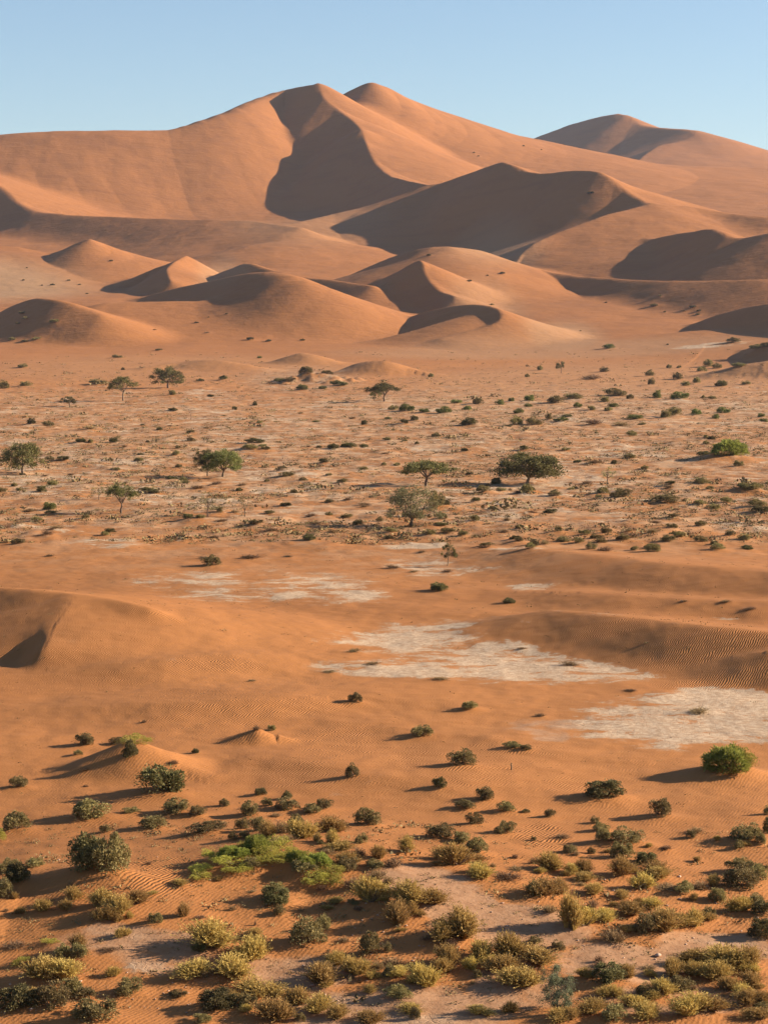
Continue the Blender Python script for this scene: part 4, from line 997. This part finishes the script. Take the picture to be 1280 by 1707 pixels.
# ------------------------------------------------------------------ ground litter nobody could count
def build_litter():
    rs = np.random.RandomState(5)
    V = []
    def strew(n, y0, y1, sz, um=.21, tall=.8, mask=None, k=7):
        yy = np.exp(rs.uniform(math.log(y0), math.log(y1), n)); xx = rs.uniform(-um, um, n) * yy
        keep = fbm(xx / 11.0, yy / 16.0, 55, 2) + rs.uniform(-.35, .35, n) > 0.0
        if mask is not None: keep &= mask(xx, yy)
        xx = xx[keep]; yy = yy[keep]; n = len(xx)
        zz = ground_z(xx, yy)
        s = sz * rs.lognormal(0, .45, n)
        c = np.repeat(np.stack([xx, yy, zz], 1), k, 0); ss = np.repeat(s, k)
        off = rs.normal(size=(n * k, 3)) * np.stack([ss * .55, ss * .5, ss * (.22 if tall > .6 else .06)], 1); off[:, 2] = np.abs(off[:, 2])
        d = unit(rs.normal(size=(n * k, 3)) * np.array([1, 1, .5]) + np.array([0, 0, tall * .6]))
        V.append(leaf_quads(c + off, d, ss * rs.uniform(.2, .55, n * k), ss * .2, rs))
    strew(60000, 226, 700, .24, tall=.3)
    strew(9000, 700, 1100, .34, tall=.3)
    strew(8500, 226, 760, .40, tall=.9, k=30)
    strew(1500, 760, 1200, .6, tall=.9, k=20)
    strew(1400, 150, 232, .12)
    strew(5200, 71, 100, .07, tall=.5)
    strew(1700, 71, 98, .12, tall=.9, k=22)
    strew(900, 100, 150, .08, tall=.5)
    A = np.concatenate(V)
    me = mesh_from("ground_litter", A, quads(len(A) // 4), M_LITTER)
    o = link(bpy.data.objects.new("ground_litter", me))
    tag(o, 'low dead scrub, twigs and debris strewn over the stony plain and between the bushes', 'scrub litter', kind='stuff')
M_LITTER = leaf_material("litter", (0.10, 0.068, 0.032), (0.24, 0.165, 0.075), 0.0, .7)
build_litter()

def build_stones():
    rs = np.random.RandomState(9); V = []; Fs = []; n0 = 0
    n = 1500
    py = rs.uniform(1480, 1730, n); yy = H * F / (py - 537); xx = rs.uniform(-.2, .2, n) * yy
    keep = fbm(xx / 5.0, yy / 6.0, 66, 2) + rs.uniform(-.3, .3, n) > .1
    xx, yy = xx[keep], yy[keep]; zz = ground_z(xx, yy)
    ico = np.array([(0, 0, 1), (.9, 0, .2), (.28, .85, .2), (-.72, .53, .2), (-.72, -.53, .2), (.28, -.85, .2), (0, 0, -.6)])
    tri = np.array([(0, 1, 2), (0, 2, 3), (0, 3, 4), (0, 4, 5), (0, 5, 1), (6, 2, 1), (6, 3, 2), (6, 4, 3), (6, 5, 4), (6, 1, 5)])
    for a, b, c in zip(xx, yy, zz):
        s = .028 * rs.lognormal(0, .5)
        th = rs.uniform(0, 6.28)
        v = ico * (1 + rs.normal(size=ico.shape) * .15) * np.array([s * rs.uniform(1, 1.8), s, s * .6])
        v = np.stack([v[:, 0] * math.cos(th) - v[:, 1] * math.sin(th), v[:, 0] * math.sin(th) + v[:, 1] * math.cos(th), v[:, 2]], 1)
        V.append(v + (a, b, c + s * .15)); Fs.append(tri + n0); n0 += 7
    o = link(bpy.data.objects.new("gravel", mesh_from("gravel", np.concatenate(V), np.concatenate(Fs), M_STONE)))
    tag(o, 'loose pale stones and crust fragments strewn on the clay track', 'gravel', kind='stuff')
M_STONE = leaf_material("stones", (0.33, 0.21, 0.14), (0.58, 0.43, 0.32), 0.0, .8)
build_stones()
